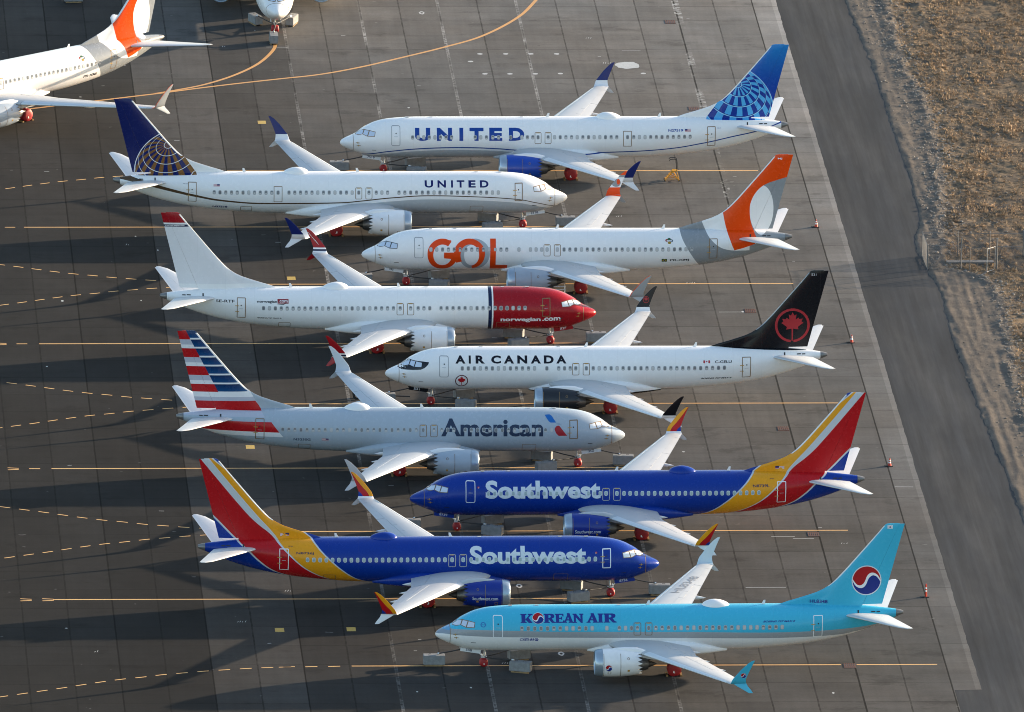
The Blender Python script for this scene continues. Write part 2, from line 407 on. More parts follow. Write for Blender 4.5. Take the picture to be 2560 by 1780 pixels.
# wing planform
W_LE = lambda l: 14.05 + .523 * l if l > 4.9 else 16.61 - (4.9 - l) * .70
W_TE = lambda l: 19.62 + .281 * l if l > 5.8 else 21.25 - (5.8 - l) * .06
W_Z = lambda l: 2.05 + .088 * l
def W_T(l): return .135 - (l - 1.9) * .0035 if l < 6 else .12 - (l - 6) * .0013
def foil(u): return 5 * (.2969 * math.sqrt(max(u, 0)) - .126 * u - .3516 * u * u + .2843 * u ** 3 - .1036 * u ** 4)
def wing_pt(l, u, top, side, off=0):
    le, te = W_LE(l), W_TE(l); c = te - le; t = foil(u) * W_T(l) * c
    camb = .018 * c * (1 - (2 * u - .9) ** 2) if l > 3 else .012 * c * (1 - (2 * u - .9) ** 2)
    zz = W_Z(l) + camb + (t * 1.05 + off if top else -t * .9 - off)
    return Vector((le + u * c - S0, side * l, zz))
def wing_piece(b, l0, l1, u0, u1, side, nl=8, nu=10, mi=0, dz=0, skin_only=False):
    rows = []
    for l in np.linspace(l0, l1, nl):
        us = u0 + (u1 - u0) * (np.linspace(0, 1, nu) if u0 > .02 else (1 - np.cos(np.linspace(0, 1, nu) * math.pi / 2)))
        up = [wing_pt(l, u, True, side, dz) for u in us]
        if skin_only: dn = [wing_pt(l, u, True, side, -.02) for u in us]
        else: dn = [wing_pt(l, u, False, side) for u in us]
        rows.append(up + dn[::-1])
    b.grid(rows, closed_v=True, cap0=True, cap1=True, mi=mi)
WL = [(17.20, 3.60, 23.05, 24.46, .15), (17.38, 3.63, 23.10, 24.44, .14), (17.52, 3.73, 23.15, 24.41, .13), (17.61, 3.90, 23.20, 24.38, .12), (17.67, 4.12, 23.30, 24.37, .11),
      (17.74, 4.5, 23.60, 24.51, .09), (17.84, 5.0, 24.00, 24.71, .07), (17.93, 5.5, 24.50, 24.93, .045), (17.97, 5.72, 24.80, 25.04, .025), (17.975, 5.76, 24.88, 25.055, .012)]
WLL = [(17.42, 3.70, 23.25, 24.40, .10), (17.52, 3.45, 23.65, 24.54, .085), (17.60, 3.15, 24.20, 24.80, .06), (17.65, 2.93, 24.58, 24.95, .035), (17.66, 2.90, 24.66, 24.97, .012)]
def winglet_mesh(st, side, name):
    b = MB(); rows_o = []; rows_i = []; n = 12
    for i, (l, z, a, c, t) in enumerate(st):
        p0 = st[max(i - 1, 0)]; p1 = st[min(i + 1, len(st) - 1)]
        d = Vector((p1[0] - p0[0], p1[1] - p0[1])).normalized(); nn = Vector((d.y, -d.x))   # outward/lower normal in (l,z)
        if st is WLL: nn = -nn
        us = 1 - np.cos(np.linspace(0, 1, n) * math.pi / 2); us[0] = 0
        f = [foil(u) * t * .5 / .5 * .6 for u in us]
        rows_o.append([(a + u * (c - a) - S0, side * (l + nn.x * q), z + nn.y * q) for u, q in zip(us, f)])
        rows_i.append([(a + u * (c - a) - S0, side * (l - nn.x * q), z - nn.y * q) for u, q in zip(us, f)])
    b.grid(rows_o, mi=0); b.grid(rows_i, mi=1)
    b.add(rows_o[-1] + rows_i[-1][::-1], [tuple(range(2 * n))], 0)
    return b.mesh(name, 40)
def wing_meshes(side):
    out = {}
    b = MB(); wing_piece(b, 1.0, 5.45, 0, .115, side, 8, 12); wing_piece(b, 1.0, 17.2, .118, .735, side, 26, 14)
    wing_piece(b, 16.25, 17.2, .738, 1.0, side, 3, 6); wing_piece(b, 16.72, 17.2, 0, .1175, side, 3, 10)
    wing_piece(b, 1.0, 2.0, .738, 1.0, side, 3, 6)
    out['wing'] = [b.mesh('wing', 35)]
    out['slat'] = []
    for a, c in ((5.5, 8.25), (8.28, 11.05), (11.08, 13.85), (13.88, 16.69)):
        b = MB(); wing_piece(b, a, c, 0, .114, side, 4, 12, dz=.012); out['slat'].append(b.mesh('slat', 35))
    out['flap'] = []
    for a, c in ((2.03, 5.75), (5.82, 12.40)):
        b = MB(); wing_piece(b, a, c, .738, 1.0, side, 6, 7); out['flap'].append(b.mesh('flap', 35))
    b = MB(); wing_piece(b, 12.45, 16.22, .738, 1.0, side, 4, 7); out['aileron'] = [b.mesh('aileron', 35)]
    out['spoiler'] = []
    for a, c in ((3.2, 4.6), (6.3, 7.75), (7.8, 9.25), (9.3, 10.75), (10.8, 12.25)):
        b = MB(); wing_piece(b, a, c, .60, .733, side, 3, 3, dz=.010, skin_only=True); out['spoiler'].append(b.mesh('spoiler', 30))
    out['flap_fairing'] = []
    for l, ln in ((3.3, 3.0), (6.9, 3.3), (10.5, 2.9)):
        te = W_TE(l); rows = []
        for t in np.linspace(0, 1, 13):
            r = math.sin(math.pi * min(1, t * 1.0) ** .8) ** .75 if 0 < t < 1 else .02
            s = te + .75 - ln + ln * t; zc = W_Z(l) - .20 - .10 * t
            rows.append([(s - S0, side * l + .17 * r * math.cos(a), zc + .24 * r * math.sin(a)) for a in np.linspace(0, 2 * math.pi, 12, endpoint=False)])
        out['flap_fairing'].append(MB().grid(rows, closed_v=True, cap0=True, cap1=True).mesh('flap_fairing', 60))
    out['winglet'] = winglet_mesh(WL, side, 'winglet'); out['ventral'] = winglet_mesh(WLL, side, 'winglet_blade')
    b = MB(); te0, te1 = 37.5, 39.1
    def stab_pt(l, u, top):
        k = (l - .3) / 6.88; le = 33.54 + (38.25 - 33.54) * k; te = 37.45 + (39.1 - 37.45) * k
        if l > 7.05: le += (l - 7.05) * 2.2
        c = te - le; t = foil(u) * .10 * c
        return ((le + u * c) - S0, side * l, 4.46 + .112 * (l - .7) + (t if top else -t))
    def sp(u0, u1, l0, l1, nl):
        bb = MB(); rows = []
        for l in np.linspace(l0, l1, nl):
            us = u0 + (u1 - u0) * ((1 - np.cos(np.linspace(0, 1, 12) * math.pi / 2)) if u0 == 0 else np.linspace(0, 1, 8))
            rows.append([stab_pt(l, u, True) for u in us] + [stab_pt(l, u, False) for u in us][::-1])
        return bb.grid(rows, closed_v=True, cap0=True, cap1=True).mesh('x', 35)
    out['stab'] = sp(0, .70, .3, 7.18, 14); out['elev'] = sp(.705, 1, .75, 7.0, 8)
    return out
def lathe(prof, yc, zc, n=40, flat=0.0):
    rows = []
    for s, r in prof:
        row = []
        for k in range(n):
            a = 2 * math.pi * k / n; zz = math.sin(a)
            row.append((s - S0, yc + r * math.cos(a), zc + r * zz * (1 - flat * (zz < 0))))
        rows.append(row)
    return rows
ENG_Z = 1.70
NAC = pchip([12.9, 13.0, 13.2, 13.55, 14.2, 15.0, 15.8, 16.45, 16.8], [.98, 1.06, 1.115, 1.155, 1.175, 1.16, 1.09, .99, .93])
def engine_meshes(side):
    y = side * 4.83; o = {}
    b = MB(); n = 36
    ss = list(np.linspace(13.56, 16.40, 15)); rows = []
    for s in ss: rows.append([(s - S0, y + NAC(s) * math.cos(2*math.pi*k/n), ENG_Z + NAC(s) * math.sin(2*math.pi*k/n)) for k in range(n)])
    rows.append([((16.82 if k % 2 else 16.42) - S0, y + NAC(16.82 if k % 2 else 16.42) * math.cos(2*math.pi*k/n), ENG_Z + NAC(16.82 if k % 2 else 16.42) * math.sin(2*math.pi*k/n)) for k in range(n)])
    inn = [((16.80 if k % 2 else 16.40) - S0, y + (NAC(16.8) - .03) * math.cos(2*math.pi*k/n), ENG_Z + (NAC(16.8) - .03) * math.sin(2*math.pi*k/n)) for k in range(n)]
    rows.append(inn)
    rows.append([(15.6 - S0, y + .86 * math.cos(2*math.pi*k/n), ENG_Z + .86 * math.sin(2*math.pi*k/n)) for k in range(n)])
    rows.append([(15.6 - S0, y + .3 * math.cos(2*math.pi*k/n), ENG_Z + .3 * math.sin(2*math.pi*k/n)) for k in range(n)])
    b.grid(rows, closed_v=True); o['cowl'] = b.mesh('engine', 38)
    b = MB(); b.grid(lathe([(13.55, 1.152), (13.35, 1.135), (13.2, 1.113), (13.05, 1.075), (12.95, 1.03), (12.9, .975), (12.93, .92), (13.05, .885), (13.3, .87)], y, ENG_Z, 40), closed_v=True)
    o['lip'] = b.mesh('inlet_lip', 60)
    b = MB(); b.grid(lathe([(13.30, .885), (13.12, .875), (13.10, .6), (13.02, .3), (13.0, .01)], y, ENG_Z, 32), closed_v=True); o['plug'] = b.mesh('inlet_cover', 60)
    b = MB(); b.grid(lathe([(15.7, .72), (16.4, .70), (16.9, .60), (17.35, .47), (17.33, .44), (16.9, .42)], y, ENG_Z - .10, 32), closed_v=True); o['core'] = b.mesh('exhaust_nozzle', 40)
    b = MB(); b.grid(lathe([(16.8, .40), (17.2, .37), (17.5, .27), (17.85, .12), (18.1, .015)], y, ENG_Z - .12, 24), closed_v=True, cap1=True); o['cone'] = b.mesh('exhaust_cone', 60)
    rows = []
    for s, zt, zb, hw in ((14.0, 2.84, 2.5, .04), (14.5, 2.96, 2.4, .15), (15.4, 3.02, 2.3, .23), (16.4, 2.98, 2.2, .26), (17.0, 2.80, 2.1, .26), (18.2, 2.55, 1.92, .24), (19.4, 2.4, 1.95, .18), (20.4, 2.35, 2.2, .05)):
        rows.append([(s - S0, y + hw * a, zb + (zt - zb) * c) for a, c in ((-.6, 0), (.6, 0), (1, .25), (1, .75), (.7, .94), (.25, 1), (-.25, 1), (-.7, .94), (-1, .75), (-1, .25))])
    o['pylon'] = MB().grid(rows, closed_v=True, cap0=True, cap1=True).mesh('pylon', 40)
    return o
def fairing_mesh():
    rows = []
    for s, w, zt, zb in ((12.6, 1.02, 1.85, 1.47), (13.3, 1.38, 2.15, 1.38), (14.3, 1.78, 2.45, 1.29), (15.3, 2.0, 2.62, 1.25), (16.5, 2.10, 2.70, 1.22), (18.5, 2.14, 2.76, 1.20), (20.3, 2.14, 2.74, 1.20), (21.2, 2.06, 2.64, 1.22), (22.0, 1.88, 2.48, 1.26), (22.8, 1.60, 2.28, 1.32), (23.5, 1.28, 2.02, 1.39), (24.2, .95, 1.8, 1.45)):
        row = []; zc = (zt + zb) / 2; h = (zt - zb) / 2
        for a in np.linspace(0, 2 * math.pi, 40, endpoint=False):
            c, q = math.cos(a), math.sin(a); e = .62
            row.append((s - S0, w * math.copysign(abs(c) ** e, c), zc + h * math.copysign(abs(q) ** e, q)))
        rows.append(row)
    return MB().grid(rows, closed_v=True, cap0=True, cap1=True).mesh('wing_body_fairing', 50)
def cover_mesh(cx, y0, y1, r, name):
    rows = []
    rnd = random.Random(3)
    prof = [(y0 - .0, .25), (y0 + .02, r * .8), (y0 + .10, r * .98), ((y0 + y1) / 2, r * 1.02), (y1 - .10, r * .98), (y1 - .02, r * .8), (y1, .25)]
    for yy, rr in prof:
        rows.append([(cx + rr * math.cos(a) * (1 + .03 * math.sin(5 * a + yy * 9)), yy, max(.004, r * .98 + rr * math.sin(a) * (1 + .03 * math.cos(4 * a + yy * 7)))) for a in np.linspace(0, 2 * math.pi, 24, endpoint=False)])
    b = MB(); b.grid(rows, closed_v=True, cap0=True, cap1=True)
    return b.mesh(name, 50)
MESH = {'fus': {L: fuselage_mesh(L) for L in (False, True)}, 'tc': {L: tailcone_mesh(L) for L in (False, True)},
        'fin': {L: fin_meshes(L) for L in (False, True)}, 'wing': {s: wing_meshes(s) for s in (-1, 1)}, 'eng': {s: engine_meshes(s) for s in (-1, 1)},
        'fair': fairing_mesh()}

# ------------------------------------------------------------------ decals
def tess(loops):
    tri = tessellate_polygon([[Vector((p[0], p[1], 0)) for p in l] for l in loops])
    pts = [p for l in loops for p in l]
    return [tuple(p) for p in pts], [tuple(t) for t in tri]
def text_mesh(txt, bold=0.0, shear=0.0):
    cu = bpy.data.curves.new('t', 'FONT'); cu.body = txt; cu.offset = bold; cu.shear = shear; cu.resolution_u = 4
    o = bpy.data.objects.new('t', cu); col.objects.link(o)
    dg = bpy.context.evaluated_depsgraph_get(); me = bpy.data.meshes.new_from_object(o.evaluated_get(dg))
    vs = [(v.co.x, v.co.y) for v in me.vertices]; fs = [tuple(p.vertices) for p in me.polygons]
    bpy.data.objects.remove(o); bpy.data.curves.remove(cu); bpy.data.meshes.remove(me)
    return vs, fs
def fit(vs, box):
    xs = [v[0] for v in vs]; ys = [v[1] for v in vs]; x0, x1, y0, y1 = min(xs), max(xs), min(ys), max(ys)
    return [(box[0] + (x - x0) / (x1 - x0) * (box[1] - box[0]), box[2] + (y - y0) / max(1e-6, y1 - y0) * (box[3] - box[2])) for x, y in vs]
class Decal:
    def __init__(s, name, surf, grid=(.4, .12)): s.name = name; s.surf = surf; s.grid = grid; s.items = []; s.mats = []
    def mi(s, m):
        if m not in s.mats: s.mats.append(m)
        return s.mats.index(m)
    def poly(s, loops, m, off=.006):
        if not isinstance(loops[0][0], (tuple, list)): loops = [loops]
        s.items.append((*tess(loops), s.mi(m), off)); return s
    def rect(s, a, b, c, d, m, off=.006): return s.poly([(a, c), (b, c), (b, d), (a, d)], m, off)
    def ellipse(s, cx, cz, rx, rz, m, off=.006, hole=None, n=36, a0=0, a1=360):
        full = abs(a1 - a0) >= 359
        A = np.radians(np.linspace(a0, a1, n, endpoint=not full))
        if full:
            L = [[(cx + rx * math.cos(a), cz + rz * math.sin(a)) for a in A]]
            if hole: L.append([(hole[0] + hole[2] * math.cos(a), hole[1] + hole[3] * math.sin(a)) for a in A[::-1]])
        else:
            h = hole or (cx, cz, 1e-4, 1e-4)
            L = [[(cx + rx * math.cos(a), cz + rz * math.sin(a)) for a in A] + [(h[0] + h[2] * math.cos(a), h[1] + h[3] * math.sin(a)) for a in A[::-1]]]
        return s.poly(L, m, off)
    def text(s, txt, box, m, off=.009, bold=.0, shear=0):
        vs, fs = text_mesh(txt, bold, shear); s.items.append((fit(vs, box), fs, s.mi(m), off)); return s
    def ring_rect(s, a, b, c, d, w, m, off=.007, r=.1):
        def rr(a, b, c, d, r):
            P = []
            for cx, cz, t0 in ((b - r, d - r, 0), (a + r, d - r, 90), (a + r, c + r, 180), (b - r, c + r, 270)):
                P += [(cx + r * math.cos(R(t0 + t)), cz + r * math.sin(R(t0 + t))) for t in (0, 22, 45, 68, 90)]
            return P
        a, b = min(a, b), max(a, b)
        s.poly([rr(a, b, c, d, r), rr(a + w, b - w, c + w, d - w, max(.01, r - w))[::-1]], m, off); return s
    def build(s, parent):
        B = MB()
        for vs, fs, mi, off in s.items:
            bm = bmesh.new(); V = [bm.verts.new((x, y, 0)) for x, y in vs]
            for f in fs:
                try: bm.faces.new([V[i] for i in f])
                except ValueError: pass
            bm.verts.ensure_lookup_table()
            for ax, g in ((0, s.grid[0]), (1, s.grid[1])):
                q = [v.co[ax] for v in bm.verts]
                k = math.floor(min(q) / g) + 1
                while k * g < max(q):
                    co = [0, 0, 0]; no = [0, 0, 0]; co[ax] = k * g; no[ax] = 1
                    bmesh.ops.bisect_plane(bm, geom=bm.verts[:] + bm.edges[:] + bm.faces[:], plane_co=co, plane_no=no, dist=1e-5); k += 1
            bm.verts.index_update()
            B.add([s.surf(v.co.x, v.co.y, off) for v in bm.verts], [tuple(v.index for v in f.verts) for f in bm.faces], mi); bm.free()
        me = B.mesh(s.name); return obj(s.name, me, s.mats, parent)
def col_m(c, rough=.4): return mat('paint %.3f %.3f %.3f' % c, c, rough, spec=.3)
USR, USB, USW = col_m((.38, .02, .03)), col_m((.02, .03, .13)), col_m((.75, .75, .77))
def us_flag(d, a, b, z0, z1):          # a = hoist side (towards the nose)
    n = 7; h = (z1 - z0) / n
    for i in range(n): d.rect(min(a, b), max(a, b), z0 + i * h, z0 + (i + 1) * h, USR if i % 2 == 0 else USW, .007)
    m = a + (b - a) * .42; d.rect(min(a, m), max(a, m), z0 + 3 * h, z1, USB, .010)
LEAF = [(0, 1), (.13, .74), (.30, .83), (.24, .42), (.46, .58), (.52, .46), (.80, .50), (.70, .28), (.86, .18), (.42, -.14), (.48, -.34), (.06, -.27), (.06, -1.22), (-.04, -1.22), (-.06, -.27), (-.48, -.34), (-.42, -.14), (-.86, .18), (-.70, .28), (-.80, .50), (-.52, .46), (-.46, .58), (-.24, .42), (-.30, .83), (-.13, .74)]
def rondelle(d, cx, cz, rx, rz, mring, mleaf, sgn=1, off=.007):
    gap = []; A = np.radians(np.linspace(-85, 265, 50))
    d.poly([[(cx + rx * math.cos(a), cz + rz * math.sin(a)) for a in A] + [(cx + rx * .86 * math.cos(a), cz + rz * .86 * math.sin(a)) for a in A[::-1]]], mring, off)
    d.poly([[(cx + rx * .74 * x, cz + rz * .76 * (y + .02)) for x, y in LEAF]], mleaf, off)
TR, TB, TW = col_m((.36, .008, .012)), col_m((.008, .025, .20)), col_m((.74, .76, .79))
def taegeuk(d, cx, cz, r, off=.006, rz=None, mir=1):
    k = (rz or r) / r
    P = lambda x, y: (cx + mir * r * x, cz + r * k * y)
    d.ellipse(cx, cz, r * 1.04, r * k * 1.04, col_m((.55, .62, .68)), off); d.ellipse(cx, cz, r, r * k, TW, off + .002)
    K = [(1.0, -.06), (.90, .16), (.72, .40), (.45, .53), (.20, .48), (.02, .28), (-.08, .02), (-.20, -.20), (-.42, -.34), (-.66, -.28), (-.84, -.08), (-.96, .10)]
    sp = []
    for i in range(len(K) - 1):
        a, b, c, e = (Vector(K[max(i - 1, 0)]), Vector(K[i]), Vector(K[i + 1]), Vector(K[min(i + 2, len(K) - 1)]))
        for t in (0, .25, .5, .75): q = .5 * ((2 * b) + (c - a) * t + (2 * a - 5 * b + 4 * c - e) * t * t + (3 * b - a - 3 * c + e) * t ** 3); sp.append((q.x, q.y))
    sp = [q for q in sp if q[0] ** 2 + q[1] ** 2 < .965 ** 2]
    up = [(.97 * math.cos(R(a)), .97 * math.sin(R(a))) for a in np.linspace(174, -2, 40)] + sp
    d.poly([[P(x, y) for x, y in up]], TR, off + .004)
    d.poly([[P(-x, -y) for x, y in up]], TB, off + .004)
def serif(d, word, m, off):
    G = {
     'K': [[(.0,0),(.50,0),(.50,.10),(.40,.12),(.40,.88),(.50,.90),(.50,1),(0,1),(0,.90),(.08,.88),(.08,.12),(0,.10)], [(.40,.42),(.72,.88),(.62,.90),(.62,1),(1,1),(1,.90),(.90,.88),(.66,.60),(.95,.10),(1,.08),(.92,0),(.68,0),(.40,.48)]],
     'R': [[(0,0),(.50,0),(.50,.10),(.40,.12),(.40,.88),(.50,.90),(.5,1),(0,1),(0,.90),(.08,.88),(.08,.12),(0,.10)], [(.40,1),(.70,1),(.88,.92),(.93,.75),(.86,.58),(.70,.50),(.86,.18),(1,.10),(1,0),(.70,0),(.40,.46),(.40,.56),(.56,.60),(.62,.73),(.56,.86),(.40,.88)]],
     'E': [[(0,0),(.95,0),(1,.30),(.88,.30),(.80,.13),(.44,.13),(.44,.45),(.62,.45),(.68,.36),(.76,.36),(.76,.70),(.68,.70),(.62,.58),(.44,.58),(.44,.88),(.76,.88),(.82,.72),(.92,.72),(.90,1),(0,1),(0,.90),(.10,.88),(.10,.12),(0,.10)]],
     'A': [[(0,0),(.36,0),(.36,.10),(.28,.12),(.34,.26),(.58,.26),(.62,.12),(.54,.10),(.54,0),(1,0),(1,.10),(.94,.12),(.64,1),(.40,1),(.36,.92),(.42,.86),(.10,.12),(0,.10)]],
     'N': [[(0,0),(.38,0),(.38,.10),(.30,.12),(.30,.62),(.76,0),(.92,0),(.92,.88),(1,.90),(1,1),(.62,1),(.62,.90),(.72,.88),(.72,.44),(.32,1),(0,1),(0,.90),(.10,.88),(.10,.12),(0,.10)]],
     'I': [[(0,0),(1,0),(1,.10),(.84,.12),(.84,.88),(1,.90),(1,1),(0,1),(0,.90),(.16,.88),(.16,.12),(0,.10)]]}
    for ch, a, b, z0, z1 in word:
        for i, p in enumerate(G[ch]):
            L = [p] + ([[(.41, .38), (.48, .70), (.56, .38)]] if ch == 'A' else [])
            d.poly([[(a + x * (b - a), z0 + y * (z1 - z0)) for x, y in q] for q in L], m, off + .0015 * i)

# ------------------------------------------------------------------ one aircraft
def winglet_livery(kind, face):
    def fn(nt, s, y, z):
        if kind == 'un': return mixc(nt, z.gt(4.12), (.66, .68, .71), (.008, .018, .12))
        if kind == 'nor':
            c = mixc(nt, z.gt(3.78), WHITE, NNAVY); c = mixc(nt, z.gt(3.92), c, WHITE); return mixc(nt, z.gt(4.06), c, NRED)
        if kind == 'ac': return mixc(nt, z.gt(3.95), (.70, .72, .74), BLACK)
        if kind == 'aa': return (.46, .51, .56)
        if kind == 'sw':
            yl = z.curve([(3.5, 23.35), (4.0, 23.60), (4.5, 24.05), (5.0, 24.45), (5.76, 25.02)])
            rl = z.curve([(3.5, 23.9), (3.9, 24.10), (4.15, 24.40), (4.5, 24.8)])
            c = mixc(nt, s.gt(yl), SWY, SWR); c = mixc(nt, s.gt(rl), c, SWB); return mixc(nt, z.gt(3.74), WHITE, c)
        if kind == 'kor': return KB if face == 'out' else (.48, .56, .62)
        if kind == 'gol':
            if face == 'out':
                le = z.curve([(3.6, 23.05), (3.9, 23.20), (4.12, 23.30), (4.5, 23.6), (5, 24.0), (5.5, 24.5), (5.76, 24.88)])
                return mixc(nt, s.lt(le + .07), (.30, .32, .34), ORANGE)
            c = mixc(nt, z.gt(4.32), ORANGE, WHITE)
            c = mixc(nt, ell(s, z, 24.05, 4.72, .42, .36), c, GOLGREY); c = mixc(nt, ell(s, z, 24.25, 4.82, .16, .26), c, ORANGE)
            c = mixc(nt, z.gt(5.22), c, GOLGREY); return mixc(nt, z.gt(5.42), c, ORANGE)
    return livery('winglet paint ' + kind + ' ' + face, fn, .3)
def ventral_mat(kind, face):
    if kind == 'nor': return mat('ventral red', NRED, .3)
    if kind == 'kor' and face == 'out': return mat('ventral blue', KB, .3)
    if kind == 'aa': return mat('ventral silver', (.46, .51, .56), .35)
    if kind == 'gol': return mat('ventral grey', (.36, .38, .40), .35)
    return mat('ventral white', (.66, .68, .71), .35)
ENGINE_MAT = {'un1': ((.008, .055, .36), .28), 'un2': (WHITE, .3), 'gol': ((.30, .35, .41), .35), 'nor': (WHITE, .3), 'ac': ((.016, .018, .022), .22),
              'aa': (AAS, .3), 'sw': ((.004, .024, .23), .25), 'kor': (WHITE, .3), 'plain': (WHITE, .3)}
def windows_for(key, L, long):
    fwd = [6.17 + .526 * k for k in range(14)]
    if key in ('sw1', 'sw2'): fwd = [5.53 + .526 * k for k in range(15)] if key == 'sw2' else [6.61 + .53 * k for k in range(13)]
    if key == 'ac': fwd = [6.69 + .528 * k for k in range(13)]
    if key == 'kor': fwd = [7.07 + .53 * k for k in range(12)]
    if key in ('nor', 'aa'): fwd = [6.47 + .534 * k for k in range(15)]
    if key == 'un1': fwd = [5.02 + .517 * k for k in range(8)] + [10.82, 11.34, 11.86, 12.45, 12.99]
    if key == 'un2': fwd = [4.83 + .534 * k for k in range(18)]
    if L: mid = [14.11, 15.15, 15.66, 16.16]
    else: mid = [14.95, 15.47, 15.98] + ([13.9] if key == 'sw2' else [])
    if key == 'sw2': mid = [13.9, 14.45, 14.95, 15.47, 15.98]; fwd = [q for q in fwd if q < 13.4]
    end = 29.72 + (DA - .03 if long else 0)
    if key == 'kor': end = 28.68
    n = round((end - 18.18) / .525); aft = [18.18 + (end - 18.18) / n * k for k in range(n + 1)]
    if long: aft = [q for q in aft if abs(q - 24.95) > .5] + [24.95]
    return fwd + mid + [16.65, 17.58] + aft
def aircraft(key, pos, yaw, left, long, label, liv, wl_kind, full=True):
    """left = nose towards -X; near side is the one that faces the camera"""
    rt = empty('airliner', (pos[0], pos[1], 0), yaw + (0 if left else math.pi))
    tag(rt, label, 'airplane', 'airliners parked nose to tail on the apron')
    near = -1 if left else 1
    sl = lambda s0: s_long(s0, long)
    body = lambda s, z, off: skin(s, z, near, off, long)
    sh = DA if long else 0
    finf = lambda s, z, off: Vector((s - S0, near * (fin_half(s - sh, z) + off), z))
    def P(mesh, name, m, parent=rt): return obj(name, mesh, m, parent)
    fus = P(MESH['fus'][long], 'fuselage', liv); P(MESH['tc'][long], 'tail_cone', tail_metal)
    P(MESH['fair'], 'wing_body_fairing', liv)
    f = P(MESH['fin'][long][0], 'vertical_fin', liv); P(MESH['fin'][long][1], 'rudder', liv, f)
    wl_o, wl_i = winglet_livery(wl_kind, 'out'), winglet_livery(wl_kind, 'in')
    wm = {'aa': mat('silver wing', (.42, .45, .48), .4, var=.03)}.get(wl_kind, paint_grey)
    ecol = mat('engine cowl ' + key, *ENGINE_MAT.get(key, ENGINE_MAT.get(wl_kind, ENGINE_MAT['plain'])), var=.05, vscale=1.5)
    for s in (-1, 1):
        W = MESH['wing'][s]
        w = P(W['wing'][0], 'wing', wm)
        for k in ('slat', 'flap', 'aileron', 'spoiler', 'flap_fairing'):
            for me in W[k]: P(me, k, alu_soft if k == 'slat' else (white_paint if k == 'flap_fairing' else wm), w)
        P(W['winglet'], 'winglet', [wl_o, wl_i], w); P(W['ventral'], 'winglet_blade', [ventral_mat(wl_kind, 'out'), ventral_mat(wl_kind, 'in')], w)
        hs = P(W['stab'], 'tailplane', mat('tailplane paint', (.54, .555, .57), .38, var=.03)); el = P(W['elev'], 'elevator', mat('tailplane paint', (.68, .69, .70)), hs)
        if long: hs.location.x = DA
        E_ = MESH['eng'][s]
        e = P(E_['cowl'], 'engine', ecol); P(E_['lip'], 'inlet_lip', mat('brushed lip', (.36, .43, .50), .3, metal=.55), e); P(E_['plug'], 'inlet_cover', inlet_m, e)
        P(E_['core'], 'exhaust_nozzle', nozzle_m, e); P(E_['cone'], 'exhaust_cone', cone_m, e); P(E_['pylon'], 'pylon', white_paint if key not in ('sw1', 'sw2') else paint_grey)
        # main gear
        b = MB(); b.tube([(.1, s * 2.75, 2.0), (0, s * 2.86, .55)], .13, 10); b.tube([(-.02, s * 2.45, .57), (-.02, s * 3.27, .57)], .09, 8); b.tube([(-.9, s * 2.3, 1.9), (-.05, s * 2.8, 1.0)], .06, 6)
        g = b.build('main_gear', strut_m, rt, 40)
        P(cover_mesh(0, s * 2.86 - .52, s * 2.86 + .52, .60, 'wheel_cover'), 'wheel_cover', red_cover, g)
        b = MB(); b.box((-.05, s * 2.86 + near * .535, .42), (.10, .012, .18)); b.box((.03, s * 2.86 + near * .535, .34), (.06, .012, .06)); b.build('cover_label', cover_tag, g)
        for dx in (-.62, .62):
            b = MB(); b.box((dx * .95, s * 2.86, .06), (.16, .95, .12)); b.build('wheel_chock', mat('yellow chock', (.22, .14, .05), .8), g)
    # nose gear
    nx = (4.06 - (DF if long else 0)) - S0
    b = MB(); b.tube([(nx + .12, 0, 1.7), (nx, 0, .4)], .085, 10); b.tube([(nx, -.28, .36), (nx, .28, .36)], .06, 8); b.tube([(nx - .9, 0, 1.6), (nx - .05, 0, .8)], .045, 6)
    b.tube([(nx - .16, -.2, .95), (nx - .16, .2, .95)], .07, 6); b.box((nx + .02, 0, .78), (.5, .22, .10))
    g = b.build('nose_gear', strut_m, rt, 40)
    P(cover_mesh(nx, -.36, .36, .36, 'wheel_cover'), 'wheel_cover', red_cover, g)
    b = MB(); b.box((nx + .02, near * .372, .28), (.09, .012, .10)); b.build('cover_label', cover_tag, g)
    dcol = {'ac': mat('door black', BLACK, .25), 'nor': mat('door red', NRED, .3), 'sw1': mat('door blue', SWB, .28), 'sw2': mat('door blue', SWB, .28)}.get(key, mat('door white', (.66, .68, .70), .35))
    gd = {}
    for s in (-1, 1):
        b = MB(); x0, x1 = 2.07 - (DF if long else 0) - S0, 3.75 - (DF if long else 0) - S0; yy = s * .47
        V = [(x0, 1.62, 1.74), (x0 + .02, 1.36, 1.46), (x1, 1.22, 1.22), (x1, 1.56, 1.56)]
        q = [(x0 + .03, 1.72), (x0, 1.46), (x1, 1.21), (x1 + .06, 1.55)]
        vs = [(x, yy - .02, z) for x, z in q] + [(x, yy + .02, z) for x, z in q]
        b.add(vs, [(0, 1, 2, 3), (7, 6, 5, 4), (0, 4, 5, 1), (1, 5, 6, 2), (2, 6, 7, 3), (3, 7, 4, 0)])
        gd[s] = b.build('nose_gear_door', dcol, rt)
    num, nm_ = {'kor': ('348', col_m((.012, .016, .07))), 'ac': ('531', col_m((.6, .6, .62))), 'gol': ('MJ', col_m((.02, .02, .03))), 'nor': ('RTF', col_m((.7, .7, .72))), 'sw1': ('8739', col_m((.6, .62, .66))),
                'sw2': ('8736', col_m((.6, .62, .66))), 'aa': ('3SG', col_m((.03, .04, .09))), 'un1': ('7519', col_m((.02, .03, .10))), 'un2': ('7518', col_m((.02, .03, .10)))}.get(key, ('', None))
